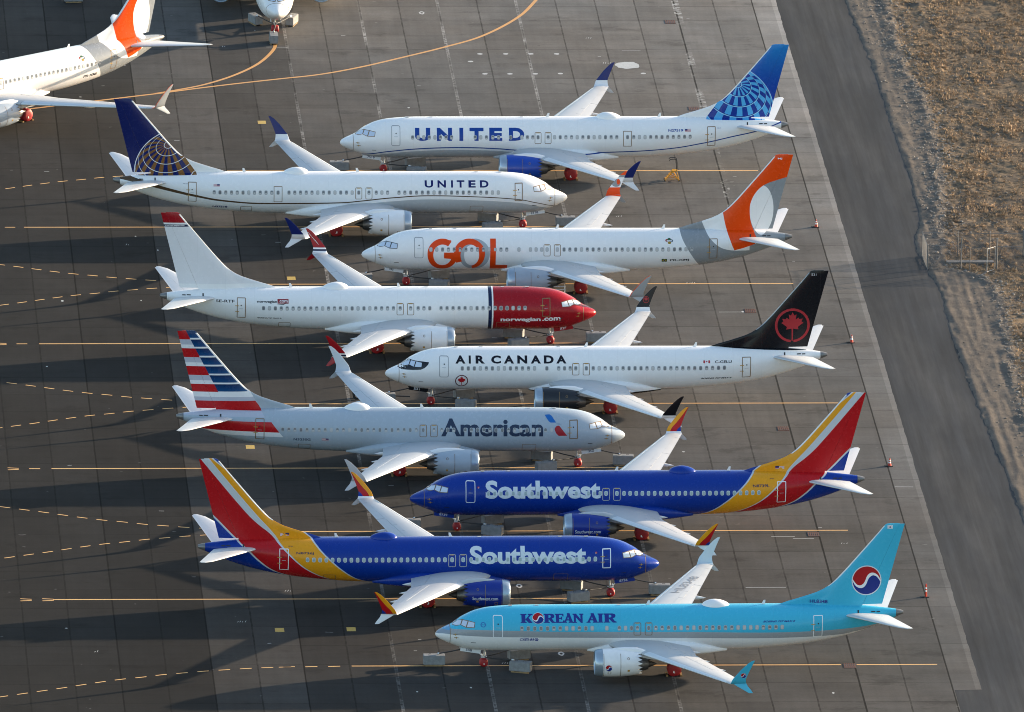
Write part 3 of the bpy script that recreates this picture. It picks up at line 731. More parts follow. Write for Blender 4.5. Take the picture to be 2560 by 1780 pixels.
    if num:
        x0 = 2.07 - (DF if long else 0)
        door = lambda s, z, off: Vector((s - S0, near * (.49 + off), z - (s - x0) * .14))
        d = Decal('gear_door_number', door, (3, 3)); a = x0 + (.46 if left else .62); w = .17 * len(num)
        bx = (a, a + w) if left else (a + w, a)
        d.text(num, (*bx, 1.53, 1.74), nm_, .004, .02); d.build(gd[near])
    # windows
    bright = key in ('sw1', 'sw2')
    rnd = random.Random(hash(key) % 1000 if False else sum(map(ord, key)))
    for ws in sorted(windows_for(key, left, long)):
        d = Decal('cabin_window', body, (.5, .14)); zc = 3.76
        w, h = .145, .195
        def rr(w, h, r=.10): return [(ws + sx * (w - r) + r * math.cos(R(t)), zc + sz * (h - r) + r * math.sin(R(t))) for sx, sz, t0 in ((1, 1, 0), (-1, 1, 90), (-1, -1, 180), (1, -1, 270)) for t in (t0, t0 + 30, t0 + 60, t0 + 90)]
        d.poly(rr(w, h), win_frame if not bright else mat('bright window frame', (.52, .58, .60), .4), .010)
        u = rnd.random(); pw, ph = .105, .15
        if key in ('sw1', 'sw2'): d.poly(rr(pw, ph, .08), mat('pale blue pane', (.30, .38, .40), .2), .014)
        else:
            d.poly(rr(pw, ph, .08), win_glass if u < .75 else win_shade, .014)
            if u < .55:
                k = rnd.uniform(.0, .16); d.rect(ws - pw + .015, ws + pw - .015, zc - ph + .01, zc - ph + .04 + k, win_shade, .017)
        d.build(rt)
    # doors
    ol = door_white if key in ('sw1', 'kor') and left else tape
    fd = (4.68, 5.50) if left else (4.20, 4.93)
    fo = DF if long else 0
    def door(a, b, z0, z1, m, w=.06, name='passenger_door', r=.10, handle=True, tp=False):
        d = Decal(name, body, (.5, .12)); d.ring_rect(a, b, z0, z1, w, m, .008, r)
        c = (a + b) / 2
        if handle:
            d.ellipse(c + .02, z0 + (z1 - z0) * .64, .055, .06, dark, .008); d.rect(c - .16, c + .18, z0 + (z1 - z0) * .47, z0 + (z1 - z0) * .49, mat('faint placard', (.35, .38, .42), .5), .008)
        if tp:
            e = b if left else a; e = a if name == 'service_door' else e
            k = -1 if left else 1
            ed = a if left else b
            if name == 'fwd': ed = a
            for zz in (.34, .62): d.rect(ed - .20, ed + .16, z0 + (z1 - z0) * zz - .03, z0 + (z1 - z0) * zz + .03, tape_gold, .012)
        return d.build(rt)
    door(fd[0] - fo, fd[1] - fo, 2.95, 4.74 if left else 4.54, (door_white if key in ('sw1', 'sw2', 'kor') else (door_line if left else tape)), .055 if left else .07, tp=not left, r=.16 if left else .05)
    door(31.29 + sh, 32.07 + sh, 2.76, 4.62, door_white if key in ('sw1', 'sw2', 'kor') else tape, .06, r=.06, tp=True)
    for c in (16.65, 17.58):
        e = Decal('overwing_exit', body, (.5, .12)); e.ring_rect(c - .31, c + .31, 3.14, 4.20, .05, tape if key not in ('sw1', 'sw2') else mat('pale exit trim', (.42, .40, .38), .5), .008, .12)
        e.rect(c - .16, c + .16, 4.11, 4.17, tape_gold, .012); e.build(rt)
    if long:
        e = Decal('mid_exit_door', body, (.5, .12)); e.ring_rect(24.55, 25.34, 2.87, 4.30, .055, tape, .008, .03); e.build(rt)
    if not left:
        for a, b_, z0, z1 in ((7.78 - fo, 9.0 - fo, 1.72, 2.46), (27.30, 28.36, 1.84, 2.40)):
            if key == 'nor' and a < 10: z1 = 2.42
            e = Decal('cargo_door', body, (.5, .10)); e.ring_rect(a, b_, z0, z1, .04, tape, .008, .08); e.build(rt)
    # radome joint
    rs = 1.2
    b = MB(); rows = []
    for s0 in (rs - .022, rs + .022):
        zc, zt, zb, w = ZC(s0), ZT(s0), ZB(s0), HW(s0)
        rows.append([(s_long(s0, long) - S0, (w + .006) * math.cos(a), zc + ((zt - zc) if math.sin(a) > 0 else (zc - zb)) * math.sin(a) + .006 * math.sin(a)) for a in np.linspace(0, 2 * math.pi, 48, endpoint=False)])
    b.grid(rows, closed_v=True); b.build('radome_joint', tape, rt, 60)
    # probes ahead of the cockpit
    d = Decal('probe', body, (.3, .1))
    for a, z in ((1.62, 3.08), (1.70, 2.82)):
        d.rect(a - .20 - fo, a + .18 - fo, z - .022, z + .022, tape, .012); d.rect(a - .05 - fo, a + .03 - fo, z - .08, z + .08, tape_gold, .016)
    d.rect(2.9 - fo, 3.3 - fo, 2.42, 2.47, dark, .010)
    d.build(rt)
    # cockpit glazing, both sides
    for s in (-1, 1):
        bs = lambda q, z, off, s=s: skin(q - fo, z, s, off, long)
        trim = {'gol': mat('glazing trim dark', (.05, .055, .06), .4), 'ac': mat('door black', BLACK), 'sw1': mat('glazing trim brown', (.13, .09, .06), .5), 'sw2': tape, 'nor': mat('glazing trim brown', (.13, .09, .06), .5)}.get(key, tape)
        t = lambda q: ZT(q) - .004
        if key == 'ac':
            d = Decal('cockpit_mask', bs, (.2, .1))
            d.poly([(1.05, 3.50), (1.45, 3.44), (1.85, 3.47), (2.5, 3.50), (3.07, 3.56), (3.45, 3.75), (3.70, 4.0), (3.80, 4.2), (3.3, 4.23), (2.7, 4.22), (2.3, 4.23), (2.1, t(2.1)), (1.85, t(1.85)), (1.6, t(1.6)), (1.3, t(1.3)), (1.1, t(1.1))], mat('door black', BLACK), .006); d.build(rt)
        for i, pl in enumerate(([(1.40, t(1.40)), (1.52, t(1.52)), (1.68, t(1.68)), (1.86, t(1.86)), (2.18, 4.19), (2.03, 3.86), (1.70, 3.74)],
                                [(2.07, 3.86), (2.23, 4.19), (2.64, 4.20), (2.46, 3.74)], [(2.51, 3.74), (2.69, 4.20), (3.20, 4.14), (3.13, 3.76)])):
            c = (sum(p[0] for p in pl) / len(pl), sum(p[1] for p in pl) / len(pl))
            d = Decal('cockpit_window', bs, (.12, .08))
            g_ = [(c[0] + (p[0] - c[0]) * 1.10, min(t(p[0]), c[1] + (p[1] - c[1]) * 1.13)) for p in pl]
            d.poly([g_], trim, .010); q = [(c[0] + (p[0] - c[0]) * .93, c[1] + (p[1] - c[1]) * .90) for p in pl]
            d.poly([q], pane_m if left else pane_w, .016); d.build(rt)
    # roof aerials and dome
    for q in (17.6, 27.2 + sh * .7):
        b = MB(); z0 = 5.20; x = q - S0
        b.add([(x - .16, -.012, z0), (x + .16, -.012, z0), (x + .20, -.008, z0 + .40), (x + .04, -.008, z0 + .40), (x - .16, .012, z0), (x + .16, .012, z0), (x + .20, .008, z0 + .40), (x + .04, .008, z0 + .40)],
              [(0, 1, 2, 3), (7, 6, 5, 4), (0, 4, 5, 1), (1, 5, 6, 2), (2, 6, 7, 3), (3, 7, 4, 0)])
        b.build('blade_antenna', white_paint, rt)
    for q in ((6.2 - fo, 8.4 - fo, 15.2)):
        b = MB(); b.box((q - S0, 0, 5.235), (.30, .16, .05)); b.build('roof_fitting', mat('roof fitting', (.45, .46, .47), .5), rt)
    if key not in ('gol', 'gol2', 'ac', 'plain'):
        rows = []
        for tt in np.linspace(0, 1, 15):
            r = max(.02, math.sin(math.pi * tt ** .9) ** .55); xx = 22.05 - S0 + 2.42 * tt
            rows.append([(xx, .62 * r * math.cos(a), 5.12 + .56 * r * max(math.sin(a), -.3)) for a in np.linspace(0, 2 * math.pi, 20, endpoint=False)])
        MB().grid(rows, closed_v=True, cap0=True, cap1=True).build('satcom_dome', liv if key in ('sw1', 'sw2') else white_paint, rt, 50)
    # stabiliser seal hardware, engine marks
    d = Decal('trim_seal', body, (.4, .1))
    for a, b_, z0, z1 in ((35.0, 35.12, 4.62, 4.86), (36.15, 36.5, 4.66, 4.74), (36.6, 36.9, 4.64, 4.72)): d.rect(a + sh, b_ + sh, z0, z1, dark, .02)
    d.build(rt)
    ey = near * 4.83
    nac = lambda s, z, off: Vector((s - S0, ey + near * (math.sqrt(max(0, NAC(s) ** 2 - (z - ENG_Z) ** 2)) + off), z))
    d = Decal('cowl_marks', nac, (.35, .1))
    lc = tape if key not in ('sw1', 'sw2', 'un1') else mat('cowl line warm', (.20, .13, .10), .5)
    d.rect(14.99, 15.03, .75, 2.66, lc, .006); d.rect(13.60, 13.635, .75, 2.66, lc, .006)
    d.ellipse(15.65, 2.30, .10, .10, lc, .006, hole=(15.65, 2.30, .065, .065)); d.rect(15.58, 15.76, 1.20, 1.38, tape_gold, .006)
    d.ring_rect(13.95, 14.22, .98, 1.24, .035, lc, .006, .02)
    if key in ('sw1', 'sw2'):
        bx = (13.78, 15.98) if left else (16.10, 13.95)
        d.text('Southwest.com', (*bx, 1.42, 1.72), col_m((.62, .66, .72)), .008, .012)
    if key == 'kor': taegeuk(d, 14.02, 1.55, .27)
    d.build(rt)
    # ---- markings
    tl = lambda a, b: (a, b)
    if key == 'un1':
        m = mat('title blue', (.003, .045, .27), .4, spec=.3)
        for ch, a, b_ in (('U', 5.25, 6.66), ('N', 7.27, 8.68), ('I', 9.36, 9.72), ('T', 10.3, 11.6), ('E', 12.13, 13.33), ('D', 13.95, 15.37)):
            d = Decal('title_letter', body)
            if ch == 'I': d.rect(a, b_, 3.44, 4.57, m, .007)
            else: d.text(ch, (a, b_, 3.44, 4.57), m, .007, .05)
            d.build(rt)
        d = Decal('registration', body); d.text('N27519', (28.74, 30.11, 4.22, 4.44), m, .007, .03); d.build(rt); d = Decal('flag', body); us_flag(d, 30.29, 30.84, 4.22, 4.44); d.build(rt); d = Decal('fleet_number', body); d.text('7519', (33.3, 33.65, 4.42, 4.50), m, .007); d.build(rt)
    if key == 'un2':
        m = mat('title navy', (.004, .011, .10), .45, spec=.2)
        k = lambda px: 11.55 - (px - 320) / 835 * 5.83
        for ch, a, b_ in (('U', 320, 430), ('N', 488, 598), ('I', 665, 690), ('T', 740, 840), ('E', 893, 987), ('D', 1043, 1155)):
            d = Decal('title_letter', body)
            if ch == 'I': d.rect(k(b_), k(a), 4.19, 4.76, m, .007)
            else: d.text(ch, (k(a), k(b_), 4.19, 4.76), m, .007, .033)
            d.build(rt)
        d = Decal('registration', body); d.text('N37518', (30.89, 29.55, 2.18, 2.40), m, .007, .03); d.build(rt); d = Decal('flag', body); us_flag(d, 30.26, 30.83, 4.28, 4.46); d.build(rt); d = Decal('fleet_number', body); d.text('7518', (33.6, 33.2, 4.42, 4.50), m, .007); d.build(rt)
    if key in ('gol', 'gol2'):
        og = mat('title orange', (.70, .055, .002), .4, spec=.3); gg = mat('title grey', (.33, .37, .40), .35)
        if key == 'gol':
            S = lambda px: 5.88 + (px - 78) * .003781
            Zp = lambda py: float(np.interp(py, (345, 620, 1060), (4.65, 3.73, 1.81)))
            gy = {}
            d = Decal('title_letter', lambda s, z, off: body(s, Zp(z * 300), off), (.4, .1))      # drawn on a flat grid in units of 300
            def E_(cx, cz, rx, rz, m, off, hole=None, a0=0, a1=360):
                d.ellipse(S(cx), cz / 300, rx * .003781, rz / 300, m, off, hole and (S(hole[0]), hole[1] / 300, hole[2] * .003781, hole[3] / 300), 48, a0, a1)
            E_(1192, 702, 368, 360, gg, .006, (1128, 730, 180, 235))
            E_(1075, 702, 370, 358, og, .010, (1085, 732, 222, 250), -214, 78)
            d.build(rt); d = Decal('title_letter', d.surf, (.4, .1))
            E_(435, 705, 360, 360, og, .007, (435, 725, 222, 240), 8, 306)
            d.poly([[(S(470), 675 / 300), (S(815), 675 / 300), (S(800), 800 / 300), (S(655), 815 / 300), (S(470), 800 / 300)]], og, .012)
            d.poly([[(S(560), 500 / 300), (S(580), 500 / 300), (S(645), 388 / 300), (S(600), 380 / 300)]], og, .014)
            d.build(rt); d = Decal('title_letter', d.surf, (.4, .1))
            d.rect(S(1570), S(1705), 345 / 300, 1058 / 300, og, .013); d.rect(S(1705), S(1985), 960 / 300, 1058 / 300, og, .013)
            d.build(rt)
            f2 = Decal('fin_code', finf); f2.text('MJ', (37.45, 37.85, 11.66, 11.86), col_m((.7, .7, .72)), .006, .02); f2.build(f)
        blk = mat('registration black', (.015, .015, .018), .4)
        d = Decal('registration', body); d.text('PR-XMJ' if key == 'gol' else 'PR-XMI', (27.77, 29.5, 2.56, 2.82), blk, .007, .02)
        if key == 'gol':
            d.build(rt); d = Decal('flag', body)
            d.rect(27.02, 27.5, 2.57, 2.85, col_m((.01, .06, .02)), .007); d.poly([[(27.06, 2.71), (27.26, 2.83), (27.46, 2.71), (27.26, 2.59)]], col_m((.40, .30, .02)), .009); d.ellipse(27.26, 2.71, .07, .07, col_m((.01, .02, .12)), .011)
        d.build(rt)
        d = Decal('emblem', body, (.3, .1))
        for dx, dz, c in ((-.20, .05, (.30, .03, .02)), (.0, .13, (.02, .10, .05)), (.2, .02, (.01, .05, .10)), (.02, -.13, (.30, .20, .02))): d.ellipse(27.68 + dx, 4.46 + dz, .15, .11, col_m(c), .007 + .002 * (dx + .3))
        d.rect(27.45, 27.95, 4.43, 4.53, col_m((.6, .6, .6)), .014); d.build(rt)
    if key == 'ac':
        m = mat('title black', (.006, .007, .015), .5, spec=.2); k = lambda px: 6.09 + (px - 125) / 1993 * 9.74
        for ch, a, b_ in (('A', 125, 305), ('I', 365, 402), ('R', 488, 655), ('C', 768, 943), ('A', 995, 1178), ('N', 1237, 1415), ('A', 1478, 1660), ('D', 1715, 1890), ('A', 1937, 2118)):
            d = Decal('title_letter', body)
            if ch == 'I': d.rect(k(a), k(b_), 4.16, 4.77, m, .007)
            else: d.text(ch, (k(a), k(b_), 4.16, 4.77), m, .007, .045)
            d.build(rt)
        d = Decal('roundel', body, (.3, .1)); rondelle(d, 6.65, 2.60, .57, .58, mat('roundel ring', (.08, .012, .02), .4), col_m((.42, .012, .02)), 1); d.build(rt)
        d = Decal('registration', body); d.text('C-GELU', (28.89, 30.36, 4.16, 4.38), m, .007, .02); d.build(rt); d = Decal('flag', body)
        d.rect(27.86, 28.45, 4.17, 4.39, USW, .006); d.rect(27.86, 28.01, 4.17, 4.39, USR, .009); d.rect(28.30, 28.45, 4.17, 4.39, USR, .009); d.poly([[(28.155 + .09 * x, 4.29 + .085 * y) for x, y in LEAF]], USR, .009); d.build(rt)
        d = Decal('type_title', body); d.text('BOEING 737 MAX 8', (27.67, 30.39, 2.72, 2.86), m, .007, .03, .4); d.build(rt)
        d = Decal('fin_roundel', finf, (.6, .6)); c_ = col_m((.36, .022, .03)); rondelle(d, 35.74, 7.19, 1.54, 1.54, c_, c_, 1, .008); d.build(f); d = Decal('fin_code', finf); d.text('531', (37.33, 37.76, 11.68, 11.88), col_m((.6, .6, .62)), .006); d.build(f)
    if key in ('sw1', 'sw2'):
        m = mat('title silver', (.56, .62, .68), .35); d = Decal('title', body)
        if left: d.text('Southwest', (6.37, 16.19, 3.32, 4.76), m, .007, .036)
        else: d.text('Southwest', (16.09, 6.28, 3.38, 4.79), m, .007, .036)
        d.build(rt); n = mat('registration navy', (.02, .015, .06), .4)
        d = Decal('registration', body)
        if left: d.text('N8739L', (29.21, 30.63, 4.20, 4.42), n, .007, .02); d.build(rt); d = Decal('fleet_number', body); d.text('8739', (30.68, 31.02, 4.78, 4.86), n, .007)
        else: d.text('N8736J', (30.65, 29.2, 4.16, 4.38), n, .007, .02); d.build(rt); d = Decal('fleet_number', body); d.text('8736', (31.3, 30.95, 4.74, 4.82), n, .007)
        d.build(rt)
        d = Decal('fin_flag', finf); us_flag(d, 31.21, 31.97, 5.40, 5.66); d.build(f)
        d = Decal('heart_emblem', body, (.2, .1)); q = 5.76 if left else 5.45
        d.ellipse(q, 4.25, .09, .08, col_m((.45, .02, .02)), .007); d.poly([[(q - .03, 4.25), (q + .09, 4.25), (q + .03, 4.15)]], col_m((.6, .5, .5)), .010); d.build(rt)
    if key == 'nor':
        w = mat('title white', (.78, .78, .80), .4); blk = mat('registration black', (.015, .015, .018))
        d = Decal('title', body); d.text('norwegian', (8.63, 5.05, 2.40, 2.88), w, .007, .035); d.build(rt); d = Decal('title', body); d.text('.com', (4.92, 3.28, 2.52, 2.86), w, .007, .035); d.build(rt); d = Decal('swoosh', body); d.poly([[(3.75, 2.50), (3.35, 2.58), (3.0, 2.80), (3.25, 2.76), (3.3, 2.66)]], dark, .012); d.build(rt)
        d = Decal('registration', body); d.text('SE-RTF', (33.93, 32.28, 4.18, 4.42), blk, .007, .025); d.build(rt); d = Decal('small_title', body)
        d.text('norwegian', (30.28, 28.52, 4.17, 4.42), blk, .007, .03); d.build(rt); d = Decal('title_box', body); d.rect(27.50, 28.48, 4.17, 4.53, col_m((.25, .01, .02)), .006); d.text('.com', (28.38, 27.58, 4.26, 4.44), w, .010, .015); d.poly([[(28.55, 4.10), (28.0, 4.05), (27.45, 4.30), (28.0, 4.12)]], dark, .011); d.build(rt)
        d = Decal('type_title', body); d.text('BOEING 737 MAX 8', (30.26, 28.11, 2.76, 2.88), blk, .007, .03, -.4); d.build(rt)
        d = Decal('fin_title', finf); d.text('www.norwegian.com', (38.5, 36.75, 10.88, 11.02), w, .006, .02); d.build(f)
    if key == 'aa':
        m = mat('title slate', (.020, .036, .075), .45, spec=.25); d = Decal('title', body); d.text('American', (16.03, 7.21, 3.19, 4.66), m, .007, .03); d.build(rt)
        d = Decal('bird_emblem', body, (.25, .1))
        d.poly([[(7.06, 4.91), (6.65, 4.94), (6.45, 4.84), (6.08, 4.36), (6.56, 4.36), (6.72, 4.46)]], col_m((.01, .12, .40)), .007)
        d.poly([[(6.10, 4.30), (5.85, 4.34), (5.60, 4.20), (5.92, 4.17)]], col_m((.25, .32, .40)), .007)
        d.poly([[(5.92, 4.13), (5.78, 4.08), (5.12, 3.25), (5.86, 3.25), (6.1, 3.5), (6.23, 3.85), (6.10, 4.06)]], col_m((.33, .012, .02)), .007); d.build(rt)
        d = Decal('registration', body); d.text('N323SG', (28.77, 27.3, 2.76, 2.98), m, .007, .02); d.build(rt); d = Decal('flag', body); us_flag(d, 25.75, 26.33, 2.80, 2.99); d.build(rt)
    if key == 'kor':
        nb = mat('title deep blue', (.008, .022, .22), .35); hal = col_m((.22, .45, .68)); d = Decal('title', body)
        k = lambda px: 6.97 + (px - 548) * 7.95 / 1622
        wd = [('K', k(548), k(752), 4.20, 4.83), ('R', k(945), k(1135), 4.20, 4.83), ('E', k(1130), k(1290), 4.20, 4.83), ('A', k(1270), k(1440), 4.20, 4.86), ('N', k(1430), k(1612), 4.19, 4.83), ('A', k(1662), k(1858), 4.20, 4.85), ('I', k(1855), k(1945), 4.20, 4.83), ('R', k(1955), k(2172), 4.20, 4.83)]
        for i, q in enumerate(wd): serif(d, [q], nb, .007 + .004 * (i % 2))
        taegeuk(d, k(845), 4.51, .475, .016, .385); d.build(rt)
        d = Decal('hangul_title', body, (.4, .1)); u = 6.92
        T = lambda a, b_, c, e: d.rect(u + a, u + b_, 2.69 + c * .24, 2.69 + e * .24, nb, .007)
        for a in ((0, .05, .1, .9), (.05, .22, .82, .98), (.05, .22, .02, .18), (.24, .29, 0, 1), (.29, .33, .4, .58), (.33, .38, 0, 1)): T(*a)          # DAE
        for o, extra in ((.42, ((.02, .24, .84, 1), (.02, .24, .62, .78), (.02, .07, .46, .62), (.02, .24, .40, .5), (.28, .33, .3, 1), (.33, .38, .55, .7), (.02, .07, .0, .28), (.07, .38, .0, .14))),
                         (.82, ((.08, .18, .88, 1), (.0, .26, .72, .84), (.04, .22, .36, .66), (.28, .33, .3, 1), (.33, .38, .55, .7), (.02, .07, .0, .28), (.07, .38, .0, .14))),
                         (1.21, ((.02, .26, .84, 1), (.21, .26, .6, .84), (.0, .36, .40, .52), (.12, .17, .52, .66), (.06, .30, .0, .34)))):
            for a in extra: T(o + a[0], o + a[1], a[2], a[3])
        d.build(rt)
        d = Decal('alliance_emblem', body, (.3, .1)); d.ellipse(3.88, 4.02, .22, .20, col_m((.03, .16, .42)), .007, hole=(3.88, 4.02, .15, .14)); d.rect(3.74, 4.0, 4.0, 4.04, col_m((.03, .16, .42)), .009); d.build(rt)
        d = Decal('type_title', body); d.text('BOEING 737 MAX 8', (27.09, 29.76, 4.15, 4.29), nb, .007, .03, .4); d.build(rt)
        d = Decal('fin_registration', finf); d.text('HL8348', (31.07, 32.53, 5.36, 5.64), nb, .035, .02); d.build(f)
        d = Decal('fin_roundel', finf, (.6, .6)); taegeuk(d, 35.75, 7.29, 1.20, .008, 1.24); d.build(f)
        d = Decal('fin_flag', finf); d.rect(37.41, 37.84, 11.72, 12.0, USW, .006); d.ellipse(37.625, 11.86, .065, .065, TR, .009); d.ellipse(37.625, 11.83, .06, .04, TB, .011)
        for sx in (-1, 1):
            for sz in (-1, 1): d.rect(37.625 + sx * .13 - .025, 37.625 + sx * .13 + .025, 11.86 + sz * .08 - .02, 11.86 + sz * .08 + .02, dark, .009)
        d.build(f)
        wg = lambda a, l, off: wing_pt(l, (a + 0 - W_LE(l)) / (W_TE(l) - W_LE(l)), True, 1, off + .014)
        vs, fs = text_mesh('HL8348', .01); vs = fit(vs, (0, 1, 0, 1)); d = Decal('wing_registration', lambda u, v, off: wg(W_LE(10.3 + 3.9 * u) + .30 * (W_TE(11) - W_LE(11)) + (1 - v) * .75, 10.3 + 3.9 * u, off), (.2, .5))
        d.items.append((vs, fs, d.mi(mat('wing code grey', (.22, .23, .25), .5)), .004)); d.build(rt)
    # winglet emblems (panels at the blade, by height)
    def blade(sd, face):
        st = WL; lz = [(q[1], q[0]) for q in st]
        def fm(s, z, off):
            l = float(np.interp(z, [q[0] for q in lz], [q[1] for q in lz])); t = float(np.interp(z, [q[1] for q in st], [q[4] for q in st])) * .32
            return Vector((s - S0, sd * (l + face * (t + off)), z))
        return fm
    if key == 'ac':
        d = Decal('winglet_roundel', blade(-near, -1), (.3, .2)); c_ = col_m((.36, .022, .03)); rondelle(d, 24.06, 4.60, .27, .30, c_, c_, 1, .01); d.build(rt)
    if key == 'nor':
        vs, fs = text_mesh('norwegian', .02); vs = fit(vs, (0, 1, 0, 1))
        d = Decal('winglet_title', lambda u, v, off: blade(-near, -1)(24.72 - 0.92 * u + .20 * v, 5.35 - 1.05 * u + .10 * v, off), (.2, .5)); d.items.append((vs, fs, d.mi(mat('title white', (.78, .78, .80))), .012)); d.build(rt)
    if key == 'kor':
        d = Decal('winglet_roundel', blade(near, 1), (.3, .2)); taegeuk(d, 24.15, 4.42, .22, .01); d.build(rt)
    return rt

# ------------------------------------------------------------------ fleet
GRP = 'airliners parked nose to tail on the apron'
L_UN1, L_UN2, L_GOL, L_NOR, L_AC, L_AA, L_SW1, L_SW2, L_KOR = (livery('livery ' + n, f) for n, f in (('un1', liv_un1), ('un2', liv_un2), ('gol', liv_gol), ('nor', liv_nor), ('ac', liv_ac), ('aa', liv_aa), ('sw1', liv_sw), ('sw2', liv_sw), ('kor', liv_kor)))
L_PLAIN = livery('livery plain', liv_white)
PLANES = [
 ('un1', (50.68, 27.96), .0025, True, True, 'white airliner with large blue UNITED title, blue engines and bright blue globe tail', L_UN1, 'un'),
 ('un2', (28.04, 8.32), -.0022, False, True, 'white airliner with small navy UNITED title, thin gold stripe and navy tail with brown globe', L_UN2, 'un'),
 ('gol', (49.16, -11.49), -.004, True, False, 'white airliner with big orange GOL title and orange and grey tail', L_GOL, 'gol'),
 ('nor', (29.80, -31.25), .0031, False, False, 'white airliner with red nose lettered norwegian.com and white tail tipped red', L_NOR, 'nor'),
 ('ac', (49.30, -51.02), -.002, True, False, 'white airliner lettered AIR CANADA with black tail and red maple leaf roundel', L_AC, 'ac'),
 ('aa', (29.81, -70.59), -.0089, False, False, 'silver airliner lettered American with red, white and blue striped tail', L_AA, 'aa'),
 ('sw1', (49.44, -90.39), .0014, True, False, 'blue Southwest airliner facing left, its yellow and red tail at the right', L_SW1, 'sw'),
 ('sw2', (30.13, -110.29), .0069, False, False, 'blue Southwest airliner facing right, its red and yellow tail at the left', L_SW2, 'sw'),
 ('kor', (49.48, -130.37), .0086, True, False, 'light blue KOREAN AIR airliner with a round red and blue emblem on its tail', L_KOR, 'kor'),
 ('gol2', (-.95, 48.83), .661, True, False, 'white airliner at the upper left edge, orange and grey tail, registration PR-XMI', L_GOL, 'gol'),
 ('plain', (25.66, 95.25), math.pi / 2, True, False, 'white airliner at the top edge pointing its nose at the viewer', L_PLAIN, 'un'),
]
roots = {}
for p in PLANES: roots[p[0]] = aircraft(*p)
bpy.context.view_layer.update()

# ------------------------------------------------------------------ ballast blocks and tie bars that hold the noses
OWN = {'un1': 'big blue UNITED jet', 'un2': 'UNITED jet with the gold stripe', 'gol': 'orange GOL jet', 'nor': 'red nosed norwegian jet', 'ac': 'AIR CANADA jet', 'aa': 'silver American jet',
       'sw1': 'left facing Southwest jet', 'sw2': 'right facing Southwest jet', 'kor': 'KOREAN AIR jet', 'plain': 'white jet at the top edge'}
def block_parts():
    b = MB(); b.box((0, 0, .53), (1.80, .78, .78)); me = b.mesh('ballast_body')
    bm = bmesh.new(); bm.from_mesh(me); bmesh.ops.bevel(bm, geom=bm.edges[:], offset=.035, segments=2, affect='EDGES'); bm.to_mesh(me); bm.free()
    p = MB()
    for y in (-.28, .28): p.box((0, y, .045), (1.5, .12, .09))
    for x in (-.55, 0, .55): p.box((x, 0, .115), (.16, .85, .045))
    c = MB()
    for x in (-.35, .35):
        c.tube([(x - .10, 0, .92), (x - .10, 0, .99), (x + .10, 0, .99), (x + .10, 0, .92)], .018, 6)
    return me, p.mesh('timber_skid'), c.mesh('lifting_loop', 60)
BK = block_parts()
def place_block(loc, rz, label):
    o = empty('ballast_block', loc, rz); tag(o, label, 'concrete block', 'concrete blocks tied to the nose wheels')
    obj('block_body', BK[0], block_m, o); obj('timber_skid', BK[1], wood, o); obj('lifting_loop', BK[2], dark, o); return o
def place_tie(a, b, label, slack=.05):
    d = MB(); a, b = Vector(a), Vector(b); ln = (b - a).length
    o = empty('tie_bar', (a.x, a.y, 0)); tag(o, label, 'tie bar', 'black tie bars between noses and blocks')
    pts = [a.lerp(b, t) - Vector((a.x, a.y, slack * 4 * t * (1 - t))) for t in (0, .25, .5, .75, 1)]
    d.tube(pts, .052, 8); d.build('bar', strap_m, o, 60)
    e = MB(); q = (a.lerp(b, .93) - Vector((a.x, a.y, 0))); r = b - Vector((a.x, a.y, 0)); e.tube([q, r], .085, 8); e.build('bar_coupling', alu, o, 50)
    return o
for key, rt in roots.items():
    if key == 'gol2': continue
    long = key in ('un1', 'un2'); fo = DF if long else 0; left = key in ('un1', 'gol', 'ac', 'sw1', 'kor', 'plain'); nr = -1 if left else 1
    M = rt.matrix_world; rzp = rt.rotation_euler.z
    G = M @ Vector((4.06 - fo - S0, 0, .80))
    rnd = random.Random(sum(map(ord, key)))
    for nm, s, l, rz in (('ahead of', .03, .30 * nr * -1, 0.0), ('near side, behind nose wheel of', 7.0, 1.75 * nr, .33 * nr), ('far side, behind nose wheel of', 7.15, -1.75 * nr, -.33 * nr)):
        s += rnd.uniform(-.12, .12) - fo; w = M @ Vector((s - S0, l, 0))
        place_block((w.x, w.y, 0), rzp + rz + rnd.uniform(-.05, .05), 'grey concrete block, %s the %s' % (nm, OWN[key]))
        if s < 4 - fo:
            tip = M @ Vector((s + .30 - S0, l, 1.0)); g0 = M @ Vector((2.10 - fo - S0, .0, 1.45))
            place_tie(g0, tip, 'black bar running forward from the nose doors of the %s' % OWN[key], .02)
        else:
            tip = M @ Vector((s - .55 - S0, l * .93, 1.0)); place_tie(G, tip, 'black bar, %s side block to nose wheel of the %s' % ('near' if 'near' in nm else 'far', OWN[key]))
place_block((6.7, 91.3, 0), .05, 'lone grey concrete block cut off by the top edge')
# wheeled tow bar ahead of the black tailed jet
tb = empty('tow_bar', (27.29, -49.25, 0)); tag(tb, 'wheeled tow bar lying ahead of the AIR CANADA nose', 'tow bar')
b = MB(); b.tube([(.2, 0, .42), (4.6, -1.5, .62)], .06, 8); b.tube([(.0, -.3, .40), (.0, .3, .40)], .04, 8); b.build('drawbar', strap_m, tb, 50)
for y in (-.32, .32):
    rows = [[(r * math.cos(a), y + dy, .40 + r * math.sin(a)) for a in np.linspace(0, 2 * math.pi, 20, endpoint=False)] for dy, r in ((-.09, .2), (-.09, .38), (.09, .38), (.09, .2))]
    w = MB().grid(rows, closed_v=True, cap0=True, cap1=True).build('wheel', tyre, tb, 40)
    MB().grid([[(r * math.cos(a), y + dy, .40 + r * math.sin(a)) for a in np.linspace(0, 2 * math.pi, 16, endpoint=False)] for dy, r in ((-.10, .05), (-.10, .17), (.10, .17), (.10, .05))], closed_v=True, cap0=True, cap1=True).build('rim', alu, w, 40)

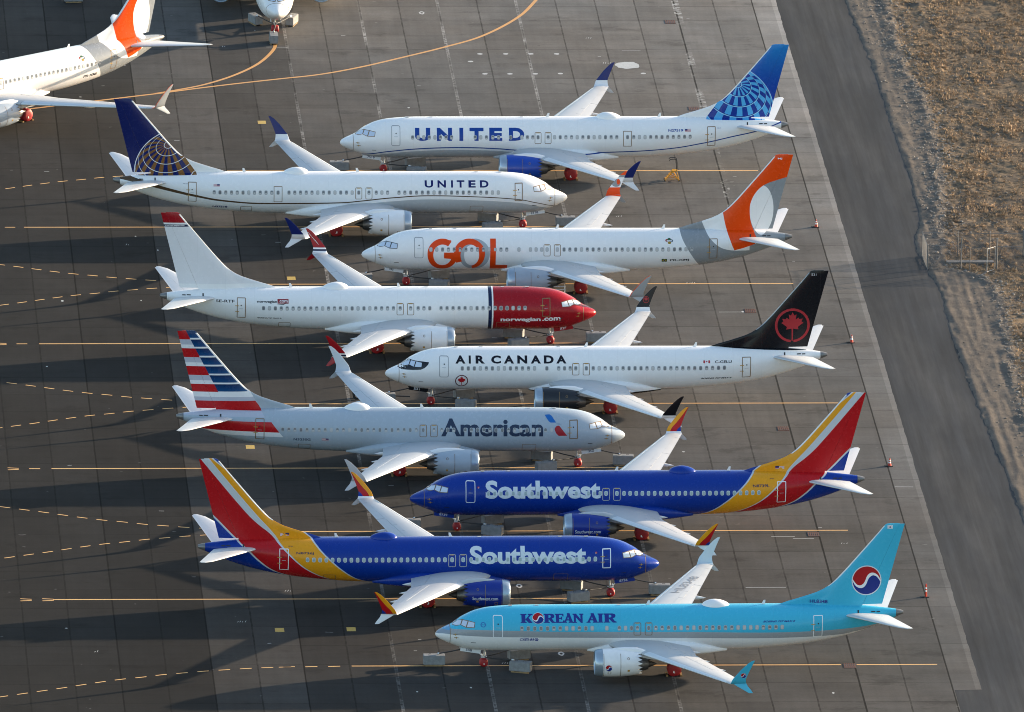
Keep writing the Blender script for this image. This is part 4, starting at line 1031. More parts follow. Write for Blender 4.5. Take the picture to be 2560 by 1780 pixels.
# ------------------------------------------------------------------ cones, step ladder, rail rack
cone_r = mat('cone red plastic', (.50, .035, .015), .45); cone_w = mat('reflective white', (.74, .74, .74), .4); rubber = mat('rubber base', (.02, .02, .02), .8)
def cone(loc, label, tall=False):
    o = empty('traffic_cone', loc, .2); tag(o, label, 'traffic cone', 'cones along the right apron edge')
    H = 1.15 if tall else .74; r0 = .10 if tall else .16
    b = MB(); b.box((0, 0, .03), (.46, .46, .06)); b.box((-.30, .05, .04), (.22, .30, .08)); b.build('base', rubber, o)
    rd = lambda z: r0 + (.065 - r0 if tall else .03 - r0) * (z - .06) / (H - .06)
    ring = lambda z: [(rd(z) * math.cos(a), rd(z) * math.sin(a), z) for a in np.linspace(0, 2 * math.pi, 18, endpoint=False)]
    b = MB(); b.grid([ring(z) for z in np.linspace(.06, H, 8)], closed_v=True, cap1=True); c = b.build('cone_body', cone_r, o, 50)
    for z0, z1 in ((.50, .62), (.75, .87)) if tall else ((.30, .42), (.50, .58)):
        b = MB(); b.grid([[(p[0] * 1.03, p[1] * 1.03, p[2]) for p in ring(z)] for z in (z0, z1)], closed_v=True); b.build('reflective_band', cone_w, c, 60)
    return o
cone((72.17, 8.11, 0), 'short red and white cone behind the orange GOL tail')
cone((72.32, -31.16, 0), 'short red and white cone behind the black AIR CANADA tail')
cone((72.48, -70.98, 0), 'short red and white cone behind the red and yellow tail')
cone((72.30, -110.81, 0), 'tall slim red marker post behind the light blue tail', True)
yl = mat('yellow ladder paint', (.60, .27, .012), .5)
ld = empty('step_ladder', (60.0, 24.6, 0)); tag(ld, 'yellow wheeled step ladder under the tail of the big blue UNITED jet', 'ladder')
b = MB()
for y in (-.32, .32):
    b.tube([(-.62, y, .08), (.12, y, .98), (.46, y, .98)], .038, 6); b.tube([(.10, y, .98), (.66, y, .08)], .038, 6); b.tube([(.46, y, .98), (.72, y, .08)], .034, 6)
    b.tube([(-.5, y, .24), (.62, y, .24)], .028, 6); b.tube([(-.2, y * 1.0, .60), (.62, y, .25)], .026, 6)
b.tube([(.66, -.32, .16), (.66, .32, .16)], .03, 6); b.tube([(-.6, -.32, .12), (-.6, .32, .12)], .03, 6); b.tube([(.58, -.32, .5), (.58, .32, .5)], .025, 6)
b.build('frame', yl, ld, 50)
for k in range(4):
    b = MB(); b.box((-.50 + .17 * k, 0, .24 + .21 * k), (.22, .66, .04)); b.build('tread', yl, ld)
b = MB(); b.box((.30, 0, 1.0), (.50, .70, .05)); b.build('platform', yl, ld)
b = MB()
for y in (-.30, .30): b.tube([(.46, y, .98), (.50, y, 1.75), (.44, y, 2.08), (.28, y, 2.14), (-.16, y, 2.12), (-.26, y, 1.98)], .035, 6)
b.build('handrail', dark, ld, 50)
for x in (-.62, .70):
    for y in (-.32, .32):
        b = MB(); b.grid([[(x + r * math.cos(a), y + dy, .08 + r * math.sin(a)) for a in np.linspace(0, 2 * math.pi, 12, endpoint=False)] for dy, r in ((-.03, .03), (-.03, .08), (.03, .08), (.03, .03))], closed_v=True, cap0=True, cap1=True); b.build('castor', tyre, ld, 40)
rk = empty('tube_rack', (46.6, -16.2, 0)); tag(rk, 'white tubular rack seen above the red nose of the norwegian jet', 'rack')
wt = mat('white tube', (.72, .72, .72), .4); b = MB()
for y in (-.5, .5):
    b.tube([(-1, y, .0), (-1, y, 1.25)], .035, 6); b.tube([(1, y, .0), (1, y, 1.25)], .035, 6); b.tube([(-1, y, 1.25), (1, y, 1.25)], .035, 6); b.tube([(-1, y, .95), (1, y, .95)], .03, 6)
for x in (-1, -.3, .35, 1): b.tube([(x, -.5, 1.25), (x, .5, 1.25)], .035, 6)
b.build('rails', wt, rk, 50)
b = MB(); b.box((0, 0, .30), (2.0, 1.0, .06)); b.build('deck', mat('rack deck', (.3, .3, .3), .7), rk)

# ------------------------------------------------------------------ drain grates
gr_m = mat('rusty grate', (.11, .045, .03), .8, var=.3, vscale=8)
for (x, y), lb in zip(((64.05, -20.57), (64.12, -59.09), (64.25, -91.94), (64.29, -130.78), (63.88, 83.49), (63.89, 50.74)),
                      ('left of the black maple leaf tail', 'left of the red and yellow tail', 'left of the light blue tail', 'below the light blue tail, on the yellow line', 'near the top edge, beyond all tails', 'just behind the bright blue globe tail')):
    o = empty('drain_grate', (x, y, 0)); tag(o, 'rusty red drain grate %s' % lb, 'drain grate', 'drain grates along the apron joint')
    b = MB(); b.box((0, 0, .004), (1.02, 1.3, .008)); b.build('pit', dark, o)
    b = MB()
    for k in range(6): b.box((-.42 + k * .168, 0, .018), (.10, 1.24, .024))
    for yy in (-.6, 0, .6): b.box((0, yy, .0165), (1.0, .08, .0165))
    b.build('grating', gr_m, o)

# ------------------------------------------------------------------ apron
def concrete():
    m, nt, bs = new_mat('apron concrete'); tc = nt.nodes.new('ShaderNodeTexCoord'); sx = nt.nodes.new('ShaderNodeSeparateXYZ'); nt.links.new(tc.outputs['Object'], sx.inputs[0])
    x = X(nt, sx.outputs[0]); y = X(nt, sx.outputs[1]); ob = tc.outputs['Object']
    wob = (noise_tex(nt, .5, 3, .6, ob) - .5) * .10
    u = (x + wob + 3.9) / 3.81; v = (y + wob - 83.9) / 5.486
    cu, cv = u.floor(), v.floor()
    lane_falloff = (cu + .5).curve([(-6, .25)] + [(k + .5, q) for k, q in enumerate((.235, .27, .225, .235, .58, .66, .40, .45, .66, .70, .82, .80, .93, .90, 1.0, 1.03, 1.10, 1.07, 1.12, 1.13, 1.52))] + [(22, 1.52)], True)  # tone of each bay column; left bays also carry painted lens vignetting
    lane_falloff = lane_falloff * (x.gt(74.2) * .28 + 1.0)
    wn = nt.nodes.new('ShaderNodeTexWhiteNoise'); wn.noise_dimensions = '2D'; cb = nt.nodes.new('ShaderNodeCombineXYZ'); nt.links.new(cu.v, cb.inputs[0]); nt.links.new(cv.v, cb.inputs[1]); nt.links.new(cb.outputs[0], wn.inputs['Vector'])
    slab = X(nt, wn.outputs['Value']) * .18 + .91
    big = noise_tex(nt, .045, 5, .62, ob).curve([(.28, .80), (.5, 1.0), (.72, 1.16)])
    streak = noise_tex(nt, 1.0, 6, .65, ob, stretch=(.05, 1.1, 1)).curve([(.3, .90), (.55, 1.0), (.75, 1.08)])
    lstreak = noise_tex(nt, 1.0, 5, .6, ob, stretch=(1.3, .04, 1)).curve([(.3, .93), (.7, 1.06)])
    fine = noise_tex(nt, 4.0, 7, .75, ob) * .5 + .75
    stain = noise_tex(nt, .16, 6, .7, ob, stretch=(1, 1.6, 1)).curve([(.0, 1), (.52, 1), (.66, .74), (1, .62)])
    y_falloff = y.curve([(-200, .36), (-130, .36), (-60, .44), (0, .50), (40, .62), (80, .76), (200, .80)], True)  # lens vignetting painted into the concrete colour, darker towards the camera end
    patch = noise_tex(nt, .28, 4, .6, ob, stretch=(1, .8, 1)).curve([(.3, .88), (.5, 1.0), (.7, 1.12)])
    val = patch * lane_falloff * slab * big * y_falloff * streak * lstreak * fine * stain
    warm = noise_tex(nt, .06, 4, .6, ob)
    base = mixc(nt, warm.curve([(.35, 0), (.65, 1)]), (.172, .168, .162), (.186, .170, .154))
    fu = u.fract(); fv = v.fract()
    jx = fu.lt(.022).max(fu.gt(.985)); jy = fv.lt(.024)
    jn = noise_tex(nt, .9, 4, .7, ob)
    heavy = (x - 64.72).abs().lt(.07).max((x - 72.3).abs().lt(.055)).max((x - 3.74).abs().lt(.06)).max((x - 11.36).abs().lt(.05)).max((x - 18.98).abs().lt(.05))
    seam = (jx * .58 * jn.curve([(.3, .4), (.6, 1)])).max(jy * .52 * jn.curve([(.3, .35), (.65, 1)])).max(heavy * .80)
    val = val * (seam * -1.0 + 1.0)
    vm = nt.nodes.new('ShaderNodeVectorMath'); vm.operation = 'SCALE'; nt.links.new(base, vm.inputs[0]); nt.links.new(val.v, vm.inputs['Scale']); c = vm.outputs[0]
    # pale sealant on every second joint of the middle bays, broken along its length
    w0 = (x + 3.9 - 8 * 3.81) / 7.62
    se = ((w0 + .5).fract() - .5).abs().lt(.019) * x.between(22.5, 52.5)
    br = noise_tex(nt, 1.0, 3, .6, ob, stretch=(.05, .11, 1)).curve([(.40, .05), (.50, 1)]); ed = noise_tex(nt, 2.2, 5, .75, ob).curve([(.40, .1), (.60, 1)])
    c = mixc(nt, se * br * ed * y.curve([(-140, .30), (-20, .34), (20, .48), (90, .55)], True), c, (.30, .29, .275))
    se2 = (x - 64.85).abs().lt(.35) * y.gt(10) * noise_tex(nt, 1.4, 4, .7, ob).curve([(.46, 0), (.58, 1)]) * noise_tex(nt, .06, 2, .5, ob).curve([(.5, 0), (.56, 1)]); c = mixc(nt, se2 * .6, c, (.33, .325, .31))
    # spalls and patches
    sp = noise_tex(nt, 1.1, 2, .5, ob, stretch=(.7, 1.0, 1)).curve([(.0, 0), (.745, 0), (.765, 1), (1, 1)]); c = mixc(nt, sp * .4, c, (.22, .21, .20))
    dk = noise_tex(nt, .8, 3, .6, ob, stretch=(.6, 1.2, 1)).curve([(.0, 0), (.71, 0), (.78, 1), (1, 1)]); c = mixc(nt, dk * .65, c, (.04, .04, .04))
    nt.links.new(c, bs.inputs['Base Color']); bs.inputs['Roughness'].default_value = .9; bs.inputs['Specular IOR Level'].default_value = .10
    bn = nt.nodes.new('ShaderNodeBump'); bn.inputs['Strength'].default_value = .25; bn.inputs['Distance'].default_value = .01
    nt.links.new((noise_tex(nt, 9, 5, .7, ob) - (jx.max(jy)) * .6).v, bn.inputs['Height']); nt.links.new(bn.outputs[0], bs.inputs['Normal'])
    return m
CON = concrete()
def sheet(name, pts, z, m):
    b = MB(); b.add([(x, y, z) for x, y in pts], [tuple(range(len(pts)))]); return tag(b.build(name, m), kind='structure')
rag = []
rr = random.Random(5)
yy = -137.7
while yy < 300: rag.append((74.66 + rr.uniform(-.03, .04), yy)); yy += rr.uniform(.5, 1.6)
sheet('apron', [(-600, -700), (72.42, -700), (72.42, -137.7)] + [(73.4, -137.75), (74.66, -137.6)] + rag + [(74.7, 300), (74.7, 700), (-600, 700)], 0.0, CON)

# painted lines
def paint(name, c, wear=.35):
    m, nt, bs = new_mat(name); f = noise_tex(nt, 5, 5, .7); g = noise_tex(nt, .7, 3, .6)
    k = f.curve([(.3, 0), (.5, 1)]) * g.curve([(.3, .55), (.6, 1)])
    nt.links.new(mixc(nt, k, tuple(q * (1 - wear) + .06 for q in c), c), bs.inputs['Base Color']); bs.inputs['Roughness'].default_value = .65; return m
YEL = paint('yellow line paint', (.76, .42, .14)); ORA = paint('orange line paint', (.58, .28, .075)); WHT = paint('white mark paint', (.42, .42, .41)); YSQ = paint('yellow square paint', (.46, .30, .05), .5)
lines = MB(); orange = MB(); white = MB(); squares = MB()
def strip(b, pts, w, z=.004):
    pts = [Vector((p[0], p[1], 0)) for p in pts]; L = []; Rr = []
    for i, p in enumerate(pts):
        d = (pts[min(i + 1, len(pts) - 1)] - pts[max(i - 1, 0)]).normalized(); n = Vector((-d.y, d.x, 0)) * w / 2
        L.append((*(p + n)[:2], z)); Rr.append((*(p - n)[:2], z))
    b.grid([L, Rr])
def smooth(pts, k=8):
    P = [Vector((*p, 0)) for p in pts]; out = []
    for i in range(len(P) - 1):
        a, b, c, d = P[max(i - 1, 0)], P[i], P[i + 1], P[min(i + 2, len(P) - 1)]
        for t in np.linspace(0, 1, k, endpoint=False): out.append(tuple((.5 * ((2 * b) + (c - a) * t + (2 * a - 5 * b + 4 * c - d) * t * t + (3 * b - a - 3 * c + d) * t ** 3))[:2]))
    return out + [tuple(P[-1][:2])]
LW = .20
for x0, x1, y in ((19, 68.3, 28.2), (19, 68.6, -11.3), (19, 69.6, -50.85), (19, 67.3, -90.7)): strip(lines, [(x0, y), (x1, y)], LW)
for x0, y in ((-.35, 8.4), (-.1, -31.15), (-.17, -71.2), (-1.2, -110.9)): strip(lines, [(x0, y), (52, y)], LW)
strip(lines, [(22.95, -130.42), (63.6, -130.42)], LW); strip(lines, [(64.9, -130.42), (71.6, -130.4)], LW)
low = [(-6.6, -8.6), (-2.84, -6.8), (-1.24, -6.04), (.39, -5.18), (2.02, -4.36), (3.73, -3.6), (5.51, -3.0), (7.26, -2.3), (9.03, -1.81), (10.81, -1.32), (12.7, -.92), (14.6, -.55), (16.5, -.30), (18.4, -.12)]
for y in (28.2, -11.3, -50.85, -90.7, -130.42):
    for sg in (1, -1):
        if y < -130 and sg < 0: continue
        if y > 28 and sg < 0: continue
        q = smooth([(a, y + sg * b) for a, b in low], 6); acc = 0; seg = [q[0]]; on = True
        for i in range(1, len(q)):
            a, b = Vector(q[i - 1]), Vector(q[i]); L_ = (b - a).length; pos = 0
            while pos < L_:
                lim = .98 if on else .84; st = min(lim - acc, L_ - pos); pos += st; acc += st; pt = tuple(a.lerp(b, pos / L_)); seg.append(pt)
                if acc >= lim - 1e-6:
                    if on and len(seg) > 1: strip(lines, seg, .15)
                    on = not on; acc = 0; seg = [pt]
for y, dbl in ((8.4, 0), (-31.15, 1), (-71.2, 1), (-110.9, 2)):
    for k, x in enumerate((-2.1, -3.95)):
        if dbl > k - (1 if dbl == 1 else 0) and (dbl == 2 or k == 1):
            strip(lines, [(x, y + .28), (x + .95, y + .12)], .15); strip(lines, [(x, y - .36), (x + .95, y - .22)], .15)
        else: strip(lines, [(x, y), (x + .95, y)], .17)
for x in (17.2, 19.4, 21.3): strip(lines, [(x - .3, -130.7 + .04 * (x - 17)), (x + .7, -130.62 + .04 * (x - 17))], .16)
curve = [(54.5, 104), (51.45, 92.05), (49.19, 85.06), (45.45, 78.14), (41.57, 73.87), (37.15, 69.78), (33.17, 66.31), (29.24, 63.61), (25.38, 61.96), (21.52, 60.32), (17.66, 58.54), (13.81, 56.61), (9.98, 54.84), (2.34, 51.3), (-8, 46.5)]
strip(orange, smooth(curve), .34)
strip(orange, smooth([(25.45, 76.5), (25.42, 74.0), (24.6, 70.6), (23.2, 66.9), (20.87, 63.0), (18.07, 59.78), (15.3, 57.7), (13.4, 56.5)]), .34, .006)
strip(white, [(24.6, 73.95), (25.1, 73.95)], .10); strip(white, [(25.6, 73.9), (26.6, 73.9)], .10)
def disc(b, x, y, rx, ry, z=.005, hole=0, seed=0):
    r = random.Random(seed); n = 18; o = [(x + rx * (1 + r.uniform(-.12, .12)) * math.cos(2*math.pi*k/n), y + ry * (1 + r.uniform(-.12, .12)) * math.sin(2*math.pi*k/n), z) for k in range(n)]
    if hole: b.grid([o, [(x + hole * rx * math.cos(2*math.pi*k/n), y + hole * ry * math.sin(2*math.pi*k/n), z) for k in range(n)]], closed_v=True)
    else: b.add(o, [tuple(range(n))])
for i, (x, y) in enumerate(((44.87, 71.3), (47.33, 71.3), (49.73, 71.3), (52.2, 71.3), (43.82, 68.45), (44.91, 63.78), (47.3, 63.77), (49.71, 63.77), (52.1, 63.87), (60.0, 63.9))): disc(white, x, y, .26, .27, seed=i)
for x, y in ((40.54, -127.03), (38.2, -107.2), (40.13, 87.07)): disc(white, x, y, .26, .55, hole=.5)
disc(white, 58.7, 67.0, 1.15, 1.35, seed=4)
for x, y in ((58.5, 72.5),): strip(white, [(x, y), (x + 1.8, y)], .06)
for a, b_ in (((57.3, -107.8), (60.7, -107.8)), ((72.4, -77.4), (74.0, -77.45)), ((62.4, -93.2), (64.2, -93.2)), ((61.2, -20.9), (63.4, -20.9)), ((60.6, -92.6), (62.6, -92.6))): strip(white, [a, b_], .10)
for x, y in ((22.97, 45.84), (23.3, -9.31), (17.29, -64.54), (17.43, -119.96), (23.42, -119.78), (23.5, -64.3)):
    strip(squares, [(x - .38, y), (x + .38, y)], 1.15)
rw = random.Random(11)
for k in range(70):      # small stencilled survey marks and paint specks
    x, y = rw.uniform(-6, 71), rw.uniform(-140, 90); q = rw.choice((0, 1, 2))
    if q == 0: strip(white, [(x, y), (x + rw.uniform(.2, .5), y + rw.uniform(-.1, .1))], .08)
    elif q == 1:
        for j in range(rw.choice((2, 3, 4))): strip(white, [(x + j * .22, y), (x + j * .22 + rw.uniform(.04, .14), y + rw.uniform(.2, .5))], .05)
    else: disc(white, x, y, rw.uniform(.06, .14), rw.uniform(.1, .25), seed=k)
for nm, b, m in (('yellow_markings', lines, YEL), ('orange_markings', orange, ORA), ('white_markings', white, WHT), ('yellow_square_markings', squares, YSQ)): tag(b.build(nm, m), kind='structure')

# ------------------------------------------------------------------ service road, verge and dry field on the right
def asphalt():
    m, nt, bs = new_mat('worn asphalt'); tc = nt.nodes.new('ShaderNodeTexCoord'); ob = tc.outputs['Object']
    st = noise_tex(nt, 1.0, 6, .65, ob, stretch=(1.1, .035, 1)); b2 = noise_tex(nt, .10, 5, .6, ob, stretch=(1, .5, 1)); f = noise_tex(nt, 12, 5, .7, ob)
    v = st.curve([(.3, .66), (.5, 1), (.72, 1.40)]) * b2.curve([(.3, .84), (.7, 1.14)]) * (f * .3 + .85)
    base = mixc(nt, noise_tex(nt, .25, 4, .6, ob, stretch=(1, .2, 1)).curve([(.42, 0), (.66, 1)]), (.030, .032, .036), (.044, .044, .045))
    vm = nt.nodes.new('ShaderNodeVectorMath'); vm.operation = 'SCALE'; nt.links.new(base, vm.inputs[0]); nt.links.new(v.v, vm.inputs['Scale'])
    nt.links.new(vm.outputs[0], bs.inputs['Base Color']); bs.inputs['Roughness'].default_value = .85; bs.inputs['Specular IOR Level'].default_value = .18
    bn = nt.nodes.new('ShaderNodeBump'); bn.inputs['Strength'].default_value = .3; bn.inputs['Distance'].default_value = .012; nt.links.new(f.v, bn.inputs['Height']); nt.links.new(bn.outputs[0], bs.inputs['Normal'])
    return m
sheet('road', [(70, -700), (83.5, -700), (83.5, 700), (70, 700)], -.012, asphalt())
road_edge = lambda y: float(np.interp(y, (-150, -81, -68, -56, -42, -26, -14, -6, 0, 5, 10, 26, 45, 65, 79, 92, 120), (83.0, 82.5, 82.2, 81.85, 81.6, 81.45, 81.75, 81.05, 80.7, 80.95, 81.9, 82.2, 82.0, 82.05, 81.7, 81.35, 81.3)))
grass_edge = lambda y: float(np.interp(y, (-150, -75, -52, -41, -27, -13, -9, -6, 10, 26, 45, 55, 64, 76, 92, 120), (86.5, 85.9, 85.9, 86.1, 86.7, 87.0, 86.0, 82.6, 84.0, 85.3, 86.1, 86.0, 85.2, 85.2, 85.6, 85.8)))
def field_h(x, y):
    e = x - road_edge(y) - .22 * noise.noise((y * .55, 3.1, 0)); g = x - grass_edge(y)
    if e < 0: return -.02 - .05
    rise = min(1, e / .45); h = .07 * rise
    fb = lambda k, s_: noise.noise((x * k + s_, y * k * .8, s_))
    if g < 0:      # bare dirt with ruts that follow the road
        h += (.055 * noise.noise((x * 2.1, y * .13, 4)) + .045 * fb(.9, 2) + .03 * fb(2.6, 7)) * rise
    berm = .15 * math.exp(-((g + .45) / .6) ** 2) if y > 6 else .12 * math.exp(-((g + .3) / .6) ** 2)
    h += berm * (.6 + 1.1 * fb(.45, 9) + .9 * fb(1.5, 21))
    if g > -.6: h += (.10 * fb(.35, 1) + .13 * fb(.9, 5) + .09 * fb(2.2, 8)) * min(1, (g + .6))
    return h
def field_mat():
    m, nt, bs = new_mat('dry field soil'); tc = nt.nodes.new('ShaderNodeTexCoord'); ob = tc.outputs['Object']
    at = nt.nodes.new('ShaderNodeAttribute'); at.attribute_name = 'grass'; g = X(nt, at.outputs['Fac'])
    n1 = noise_tex(nt, .5, 6, .65, ob); n2 = noise_tex(nt, 3.5, 6, .7, ob)
    dirt = mixc(nt, n1.curve([(.35, 0), (.65, 1)]), (.100, .086, .074), (.150, .126, .104)); dirt = mixc(nt, n2.curve([(.5, 0), (.75, 1)]) * .5, dirt, (.075, .065, .058))
    straw = mixc(nt, n2.curve([(.38, 0), (.62, 1)]), (.080, .062, .046), (.21, .150, .094)); straw = mixc(nt, noise_tex(nt, .16, 4, .6, ob, stretch=(.6, 1.4, 1)).curve([(.48, 0), (.62, 1)]) * .75, straw, (.085, .072, .060))
    c = mixc(nt, (g + (n2 - .5) * .7).curve([(.3, 0), (.6, 1)]), dirt, straw)
    nt.links.new(c, bs.inputs['Base Color']); bs.inputs['Roughness'].default_value = .95; bs.inputs['Specular IOR Level'].default_value = .1
    bn = nt.nodes.new('ShaderNodeBump'); bn.inputs['Strength'].default_value = .9; bn.inputs['Distance'].default_value = .06; nt.links.new(noise_tex(nt, 5, 6, .7, ob).v, bn.inputs['Height']); nt.links.new(bn.outputs[0], bs.inputs['Normal'])
    return m
xs = list(np.arange(79.6, 90, .16)) + list(np.arange(90, 104, .24)) + list(np.arange(104, 190, 2.5)); ys = list(np.arange(-400, -150, 6)) + list(np.arange(-150, -60, .5)) + list(np.arange(-60, 100, .28)) + list(np.arange(100, 400, 6))
b = MB(); b.grid([[(x, y, field_h(x, y)) for x in xs] for y in ys]); me = b.mesh('dry_field', 180)
a_ = me.attributes.new('grass', 'FLOAT', 'POINT'); a_.data.foreach_set('value', [min(1, max(0, (v.co.x - grass_edge(v.co.y)) * .9 + .3)) for v in me.vertices])
tag(obj('dry_field', me, field_mat()), kind='structure')
sheet('distant_ground', [(-4000, -3000), (4000, -3000), (4000, 5000), (-4000, 5000)], -.35, mat('distant ground', (.13, .105, .08), .95, var=.3, vscale=.02))
# dry grass tufts
def grass_mat():
    m, nt, bs = new_mat('dry grass blades'); tc = nt.nodes.new('ShaderNodeTexCoord'); ob = tc.outputs['Object']
    n = noise_tex(nt, 2.2, 5, .75, ob); k = noise_tex(nt, .15, 3, .6, ob)
    c = mixc(nt, n.curve([(.35, 0), (.65, 1)]), (.20, .13, .075), (.55, .39, .24)); c = mixc(nt, k.curve([(.45, 0), (.65, 1)]) * .7, c, (.15, .115, .085))
    nt.links.new(c, bs.inputs['Base Color']); bs.inputs['Roughness'].default_value = .8; bs.inputs['Specular IOR Level'].default_value = .2; return m
rg = random.Random(21); b = MB(); V = []; F = []
def tuft(x, y, sc):
    z = field_h(x, y) - .02
    for k in range(rg.randint(5, 8)):
        a = rg.uniform(0, 6.283); r = rg.uniform(.0, .16) * sc; h = rg.uniform(.08, .26) * sc; lean = rg.uniform(.1, .9) * h; w = rg.uniform(.010, .028) * (1 + sc)
        bx, by = x + r * math.cos(a), y + r * math.sin(a); dx, dy = math.cos(a), math.sin(a); px, py = -dy * w, dx * w; i = len(V)
        V.extend([(bx - px, by - py, z), (bx + px, by + py, z), (bx + dx * lean * .5 + px * .6, by + dy * lean * .5 + py * .6, z + h * .75), (bx + dx * lean, by + dy * lean, z + h)]); F.extend([(i, i + 1, i + 2), (i, i + 2, i + 3)])
n = 0
while n < 21000:
    y = rg.uniform(-75, 98); g = grass_edge(y); x = g + rg.uniform(-.2, 1) ** 1 * (104 - g)
    if x - g < rg.uniform(-.2, 1.5): continue
    d = noise.noise((x * .28, y * .20, 3)) + .8 * noise.noise((x * .9, y * .45, 8)) + .5 * noise.noise((x * 2.5, y * 1.6, 5))
    if d < rg.uniform(-.55, .5): continue
    if x > 99.5 and rg.random() < .5: continue
    tuft(x, y, rg.uniform(.5, 1.0) * (1.5 if d > .45 and rg.random() < .5 else 1)); n += 1
me = bpy.data.meshes.new('dry_grass'); me.from_pydata(V, [], F); tag(obj('dry_grass', me, grass_mat()), 'tufts of straw coloured dry grass on the field right of the road', 'grass', kind='stuff')
# loose stones on the berm
ico = bmesh.new(); bmesh.ops.create_icosphere(ico, subdivisions=1, radius=1); IV = [v.co.copy() for v in ico.verts]; IF = [tuple(v.index for v in f.verts) for f in ico.faces]; ico.free()
b = MB(); n = 0
while n < 3600:
    y = rg.uniform(-70, 96); g = grass_edge(y); x = g + rg.gauss(-.25, 1.0) if rg.random() < .75 else rg.uniform(road_edge(y) + .4, g + 6)
    if x < road_edge(y) + .25: continue
    if y < -8 and x < g - .8 and rg.random() < .8: continue
    r = rg.uniform(.03, .11) * (1.6 if rg.random() < .06 else 1); z = field_h(x, y) + r * .3; s_ = (rg.uniform(.8, 1.5), rg.uniform(.7, 1.2), rg.uniform(.5, .9))
    b.add([(x + v.x * r * s_[0] * rg.uniform(.8, 1.2), y + v.y * r * s_[1] * rg.uniform(.8, 1.2), z + v.z * r * s_[2]) for v in IV], IF); n += 1
tag(b.build('loose_stones', mat('pale stones', (.20, .178, .155), .9, var=.6, vscale=1.6)), 'pale loose stones scattered along the verge of the road', 'stones', kind='stuff')
# shrubs of dead brush by the gate
# ------------------------------------------------------------------ chain link fence and gate
steel = mat('galvanised steel', (.13, .135, .14), .6, metal=.2, var=.15); wire = mat('fence wire', (.10, .105, .11), .6)
def post(b, x, y, h, r=.045): z = field_h(x, y) - .1; b.tube([(x, y, z), (x, y, h)], r, 8)
def fence(name, pts, h, posts, label, rails=(2.25,), group=None):
    o = empty(name, (pts[0][0], pts[0][1], 0)); tag(o, label, 'fence', group); ox, oy = pts[0]
    for (x, y, hh, r) in posts:
        b = MB(); z = field_h(x, y) - .1; b.tube([(x - ox, y - oy, z), (x - ox, y - oy, hh)], r, 8); b.tube([(x - ox, y - oy, hh), (x - ox, y - oy, hh + .04)], r * 1.25, 8); b.build('post', steel, o, 50)
    for a, c in zip(pts[:-1], pts[1:]):
        A, Cc = Vector((a[0] - ox, a[1] - oy, 0)), Vector((c[0] - ox, c[1] - oy, 0)); ln = (Cc - A).length; d = (Cc - A) / ln
        for zr in rails:
            b = MB(); b.tube([A + Vector((0, 0, zr)), Cc + Vector((0, 0, zr))], .021, 6); b.build('rail', steel, o, 50)
        b = MB(); p = .19; z0 = .06; H = h - z0; k = -H; nrm = Vector((-d.y, d.x, 0)) * .006
        while k < ln:
            for sg in (1, -1):
                s0, z_0, s1, z_1 = (k, z0, k + H, h) if sg > 0 else (k + H, z0, k, h)
                def cl(sa, za, sb, zb):
                    if sa < 0: za += (zb - za) * (0 - sa) / (sb - sa); sa = 0
                    if sa > ln: za += (zb - za) * (ln - sa) / (sb - sa); sa = ln
                    return sa, za
                a1 = cl(s0, z_0, s1, z_1); a2 = cl(s1, z_1, s0, z_0)
                if abs(a1[0] - a2[0]) > .02:
                    P1 = A + d * a1[0] + Vector((0, 0, a1[1])) + nrm * sg; P2 = A + d * a2[0] + Vector((0, 0, a2[1])) + nrm * sg; b.tube([P1, P2], .0065, 3)
            k += p
        b.build('mesh_panel', wire, o)
    return o
fence('chain_link_fence', [(81.17, -6.5), (84.2, -6.7)], 2.25, [(81.17, -6.5, 2.32, .05), (84.2, -6.72, 2.92, .055)], 'short front panel of chain link fence left of the gate', (2.25,), 'chain link fences by the road')
fence('chain_link_fence', [(87.42, -6.95), (90.6, -6.98), (104, -7.1)], 2.25, [(87.42, -6.95, 2.97, .07), (90.6, -6.98, 2.4, .05), (94, -7.0, 2.4, .05), (98, -7.05, 2.4, .05)], 'long front run of chain link fence right of the gate', (2.25,), 'chain link fences by the road')
fence('chain_link_fence', [(81.05, -1.9), (90.25, -2.4), (104, -3.0)], 2.2, [(84.3, -2.05, 2.35, .045), (87.2, -2.2, 2.35, .045), (90.25, -2.4, 2.5, .07), (95, -2.65, 2.35, .045)], 'rear run of chain link fence behind the gate', (2.2,), 'chain link fences by the road')
fence('chain_link_fence', [(81.12, -6.35), (81.05, -2.05)], 2.25, [(81.05, -1.9, 2.3, .05)], 'chain link side panel seen edge on at the road', (2.25, .1), 'chain link fences by the road')
g = empty('swing_gate', (87.3, -7.0, 0)); tag(g, 'open chain link gate leaf with pale top and bottom tubes', 'gate')
b = MB(); e = Vector((-.85, -.88, 0))
b.tube([(-.05, -.05, 2.28), e + Vector((0, 0, 2.28))], .03, 8); b.tube([(-.05, -.05, .14), e + Vector((0, 0, .14))], .03, 8); b.tube([e + Vector((0, 0, .14)), e + Vector((0, 0, 2.28))], .03, 8); b.tube([(-.05, -.05, .14), (-.05, -.05, 2.28)], .03, 8)
b.build('leaf_frame', mat('pale gate tube', (.40, .40, .39), .4, metal=.2), g, 50)
g = empty('swing_gate', (84.3, -6.75, 0)); tag(g, 'half open dark gate leaf beside the left gate post', 'gate')
b = MB(); e = Vector((.62, -.82, 0))
b.tube([(.06, -.05, 2.28), e + Vector((0, 0, 2.28))], .028, 8); b.tube([(.06, -.05, .14), e + Vector((0, 0, .14))], .028, 8); b.tube([e + Vector((0, 0, .14)), e + Vector((0, 0, 2.28))], .03, 8); b.build('leaf_frame', steel, g, 50)
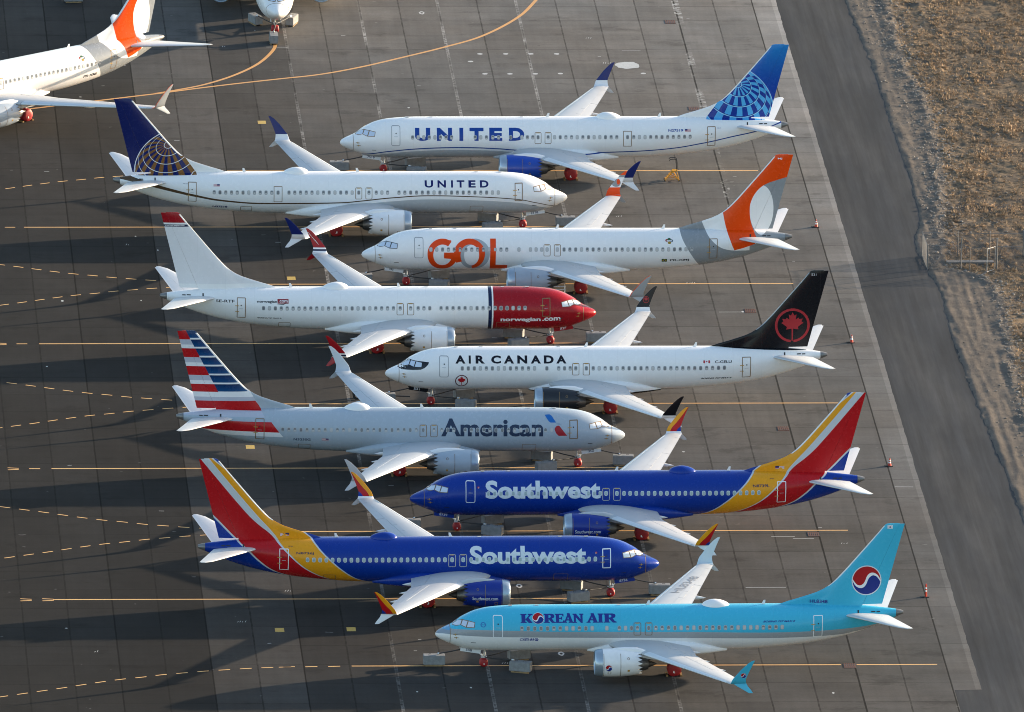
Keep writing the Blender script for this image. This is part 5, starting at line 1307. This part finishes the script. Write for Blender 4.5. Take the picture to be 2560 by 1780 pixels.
b = MB(); b.box((85.2, -4.6, field_h(85.2, -4.6) + .03), (4.3, .75, .22), .0); s_ = tag(b.build('concrete_slab', mat('dusty slab', (.13, .125, .12), .9, var=.25)), 'flat pale concrete slab lying between the two fence lines', 'slab')

# ------------------------------------------------------------------ light, sky, camera
AZ, EL = 23.3, 9.75
sun = bpy.data.lights.new('sun', 'SUN'); sun.energy = 4.5; sun.angle = R(.53); sun.color = (1.0, .80, .58)
so = bpy.data.objects.new('sun', sun); col.objects.link(so)
d = Vector((math.cos(R(AZ)) * math.cos(R(EL)), math.sin(R(AZ)) * math.cos(R(EL)), math.sin(R(EL))))
so.rotation_euler = d.to_track_quat('Z', 'Y').to_euler(); so.location = d * 200
w = bpy.data.worlds.new('World'); scene.world = w; w.use_nodes = True; nt = w.node_tree
sk = nt.nodes.new('ShaderNodeTexSky'); sk.sky_type = 'NISHITA'; sk.sun_disc = False; sk.sun_elevation = R(EL); sk.sun_rotation = R(90 - AZ); sk.altitude = 300; sk.air_density = 1.0; sk.dust_density = 1.4
nt.links.new(sk.outputs[0], nt.nodes['Background'].inputs[0]); nt.nodes['Background'].inputs[1].default_value = .143
cam = bpy.data.cameras.new('camera'); co = bpy.data.objects.new('camera', cam); col.objects.link(co); scene.camera = co
cam.sensor_width = 36; cam.sensor_fit = 'HORIZONTAL'; cam.lens = 38862.6087 * 36 / 2560; cam.clip_start = 10; cam.clip_end = 8000
yw, tl_, rl = R(-3.54701204), R(15.63622372), R(0.86652569)
fw = Vector((-math.sin(yw) * math.cos(tl_), math.cos(yw) * math.cos(tl_), -math.sin(tl_))); rt_ = Vector((math.cos(yw), math.sin(yw), 0)); up = rt_.cross(fw)
rr_ = rt_ * math.cos(rl) + up * math.sin(rl); uu_ = up * math.cos(rl) - rt_ * math.sin(rl)
co.matrix_world = Matrix(((rr_.x, uu_.x, -fw.x, -40.45012), (rr_.y, uu_.y, -fw.y, -1361.52677), (rr_.z, uu_.z, -fw.z, 371.87696), (0, 0, 0, 1)))
scene.view_settings.view_transform = 'Standard'; scene.view_settings.look = 'None'; scene.view_settings.exposure = 1.62; scene.view_settings.gamma = 1.0
scene.cycles.filter_width = 1.0; scene.cycles.max_bounces = 8; scene.cycles.use_adaptive_sampling = True
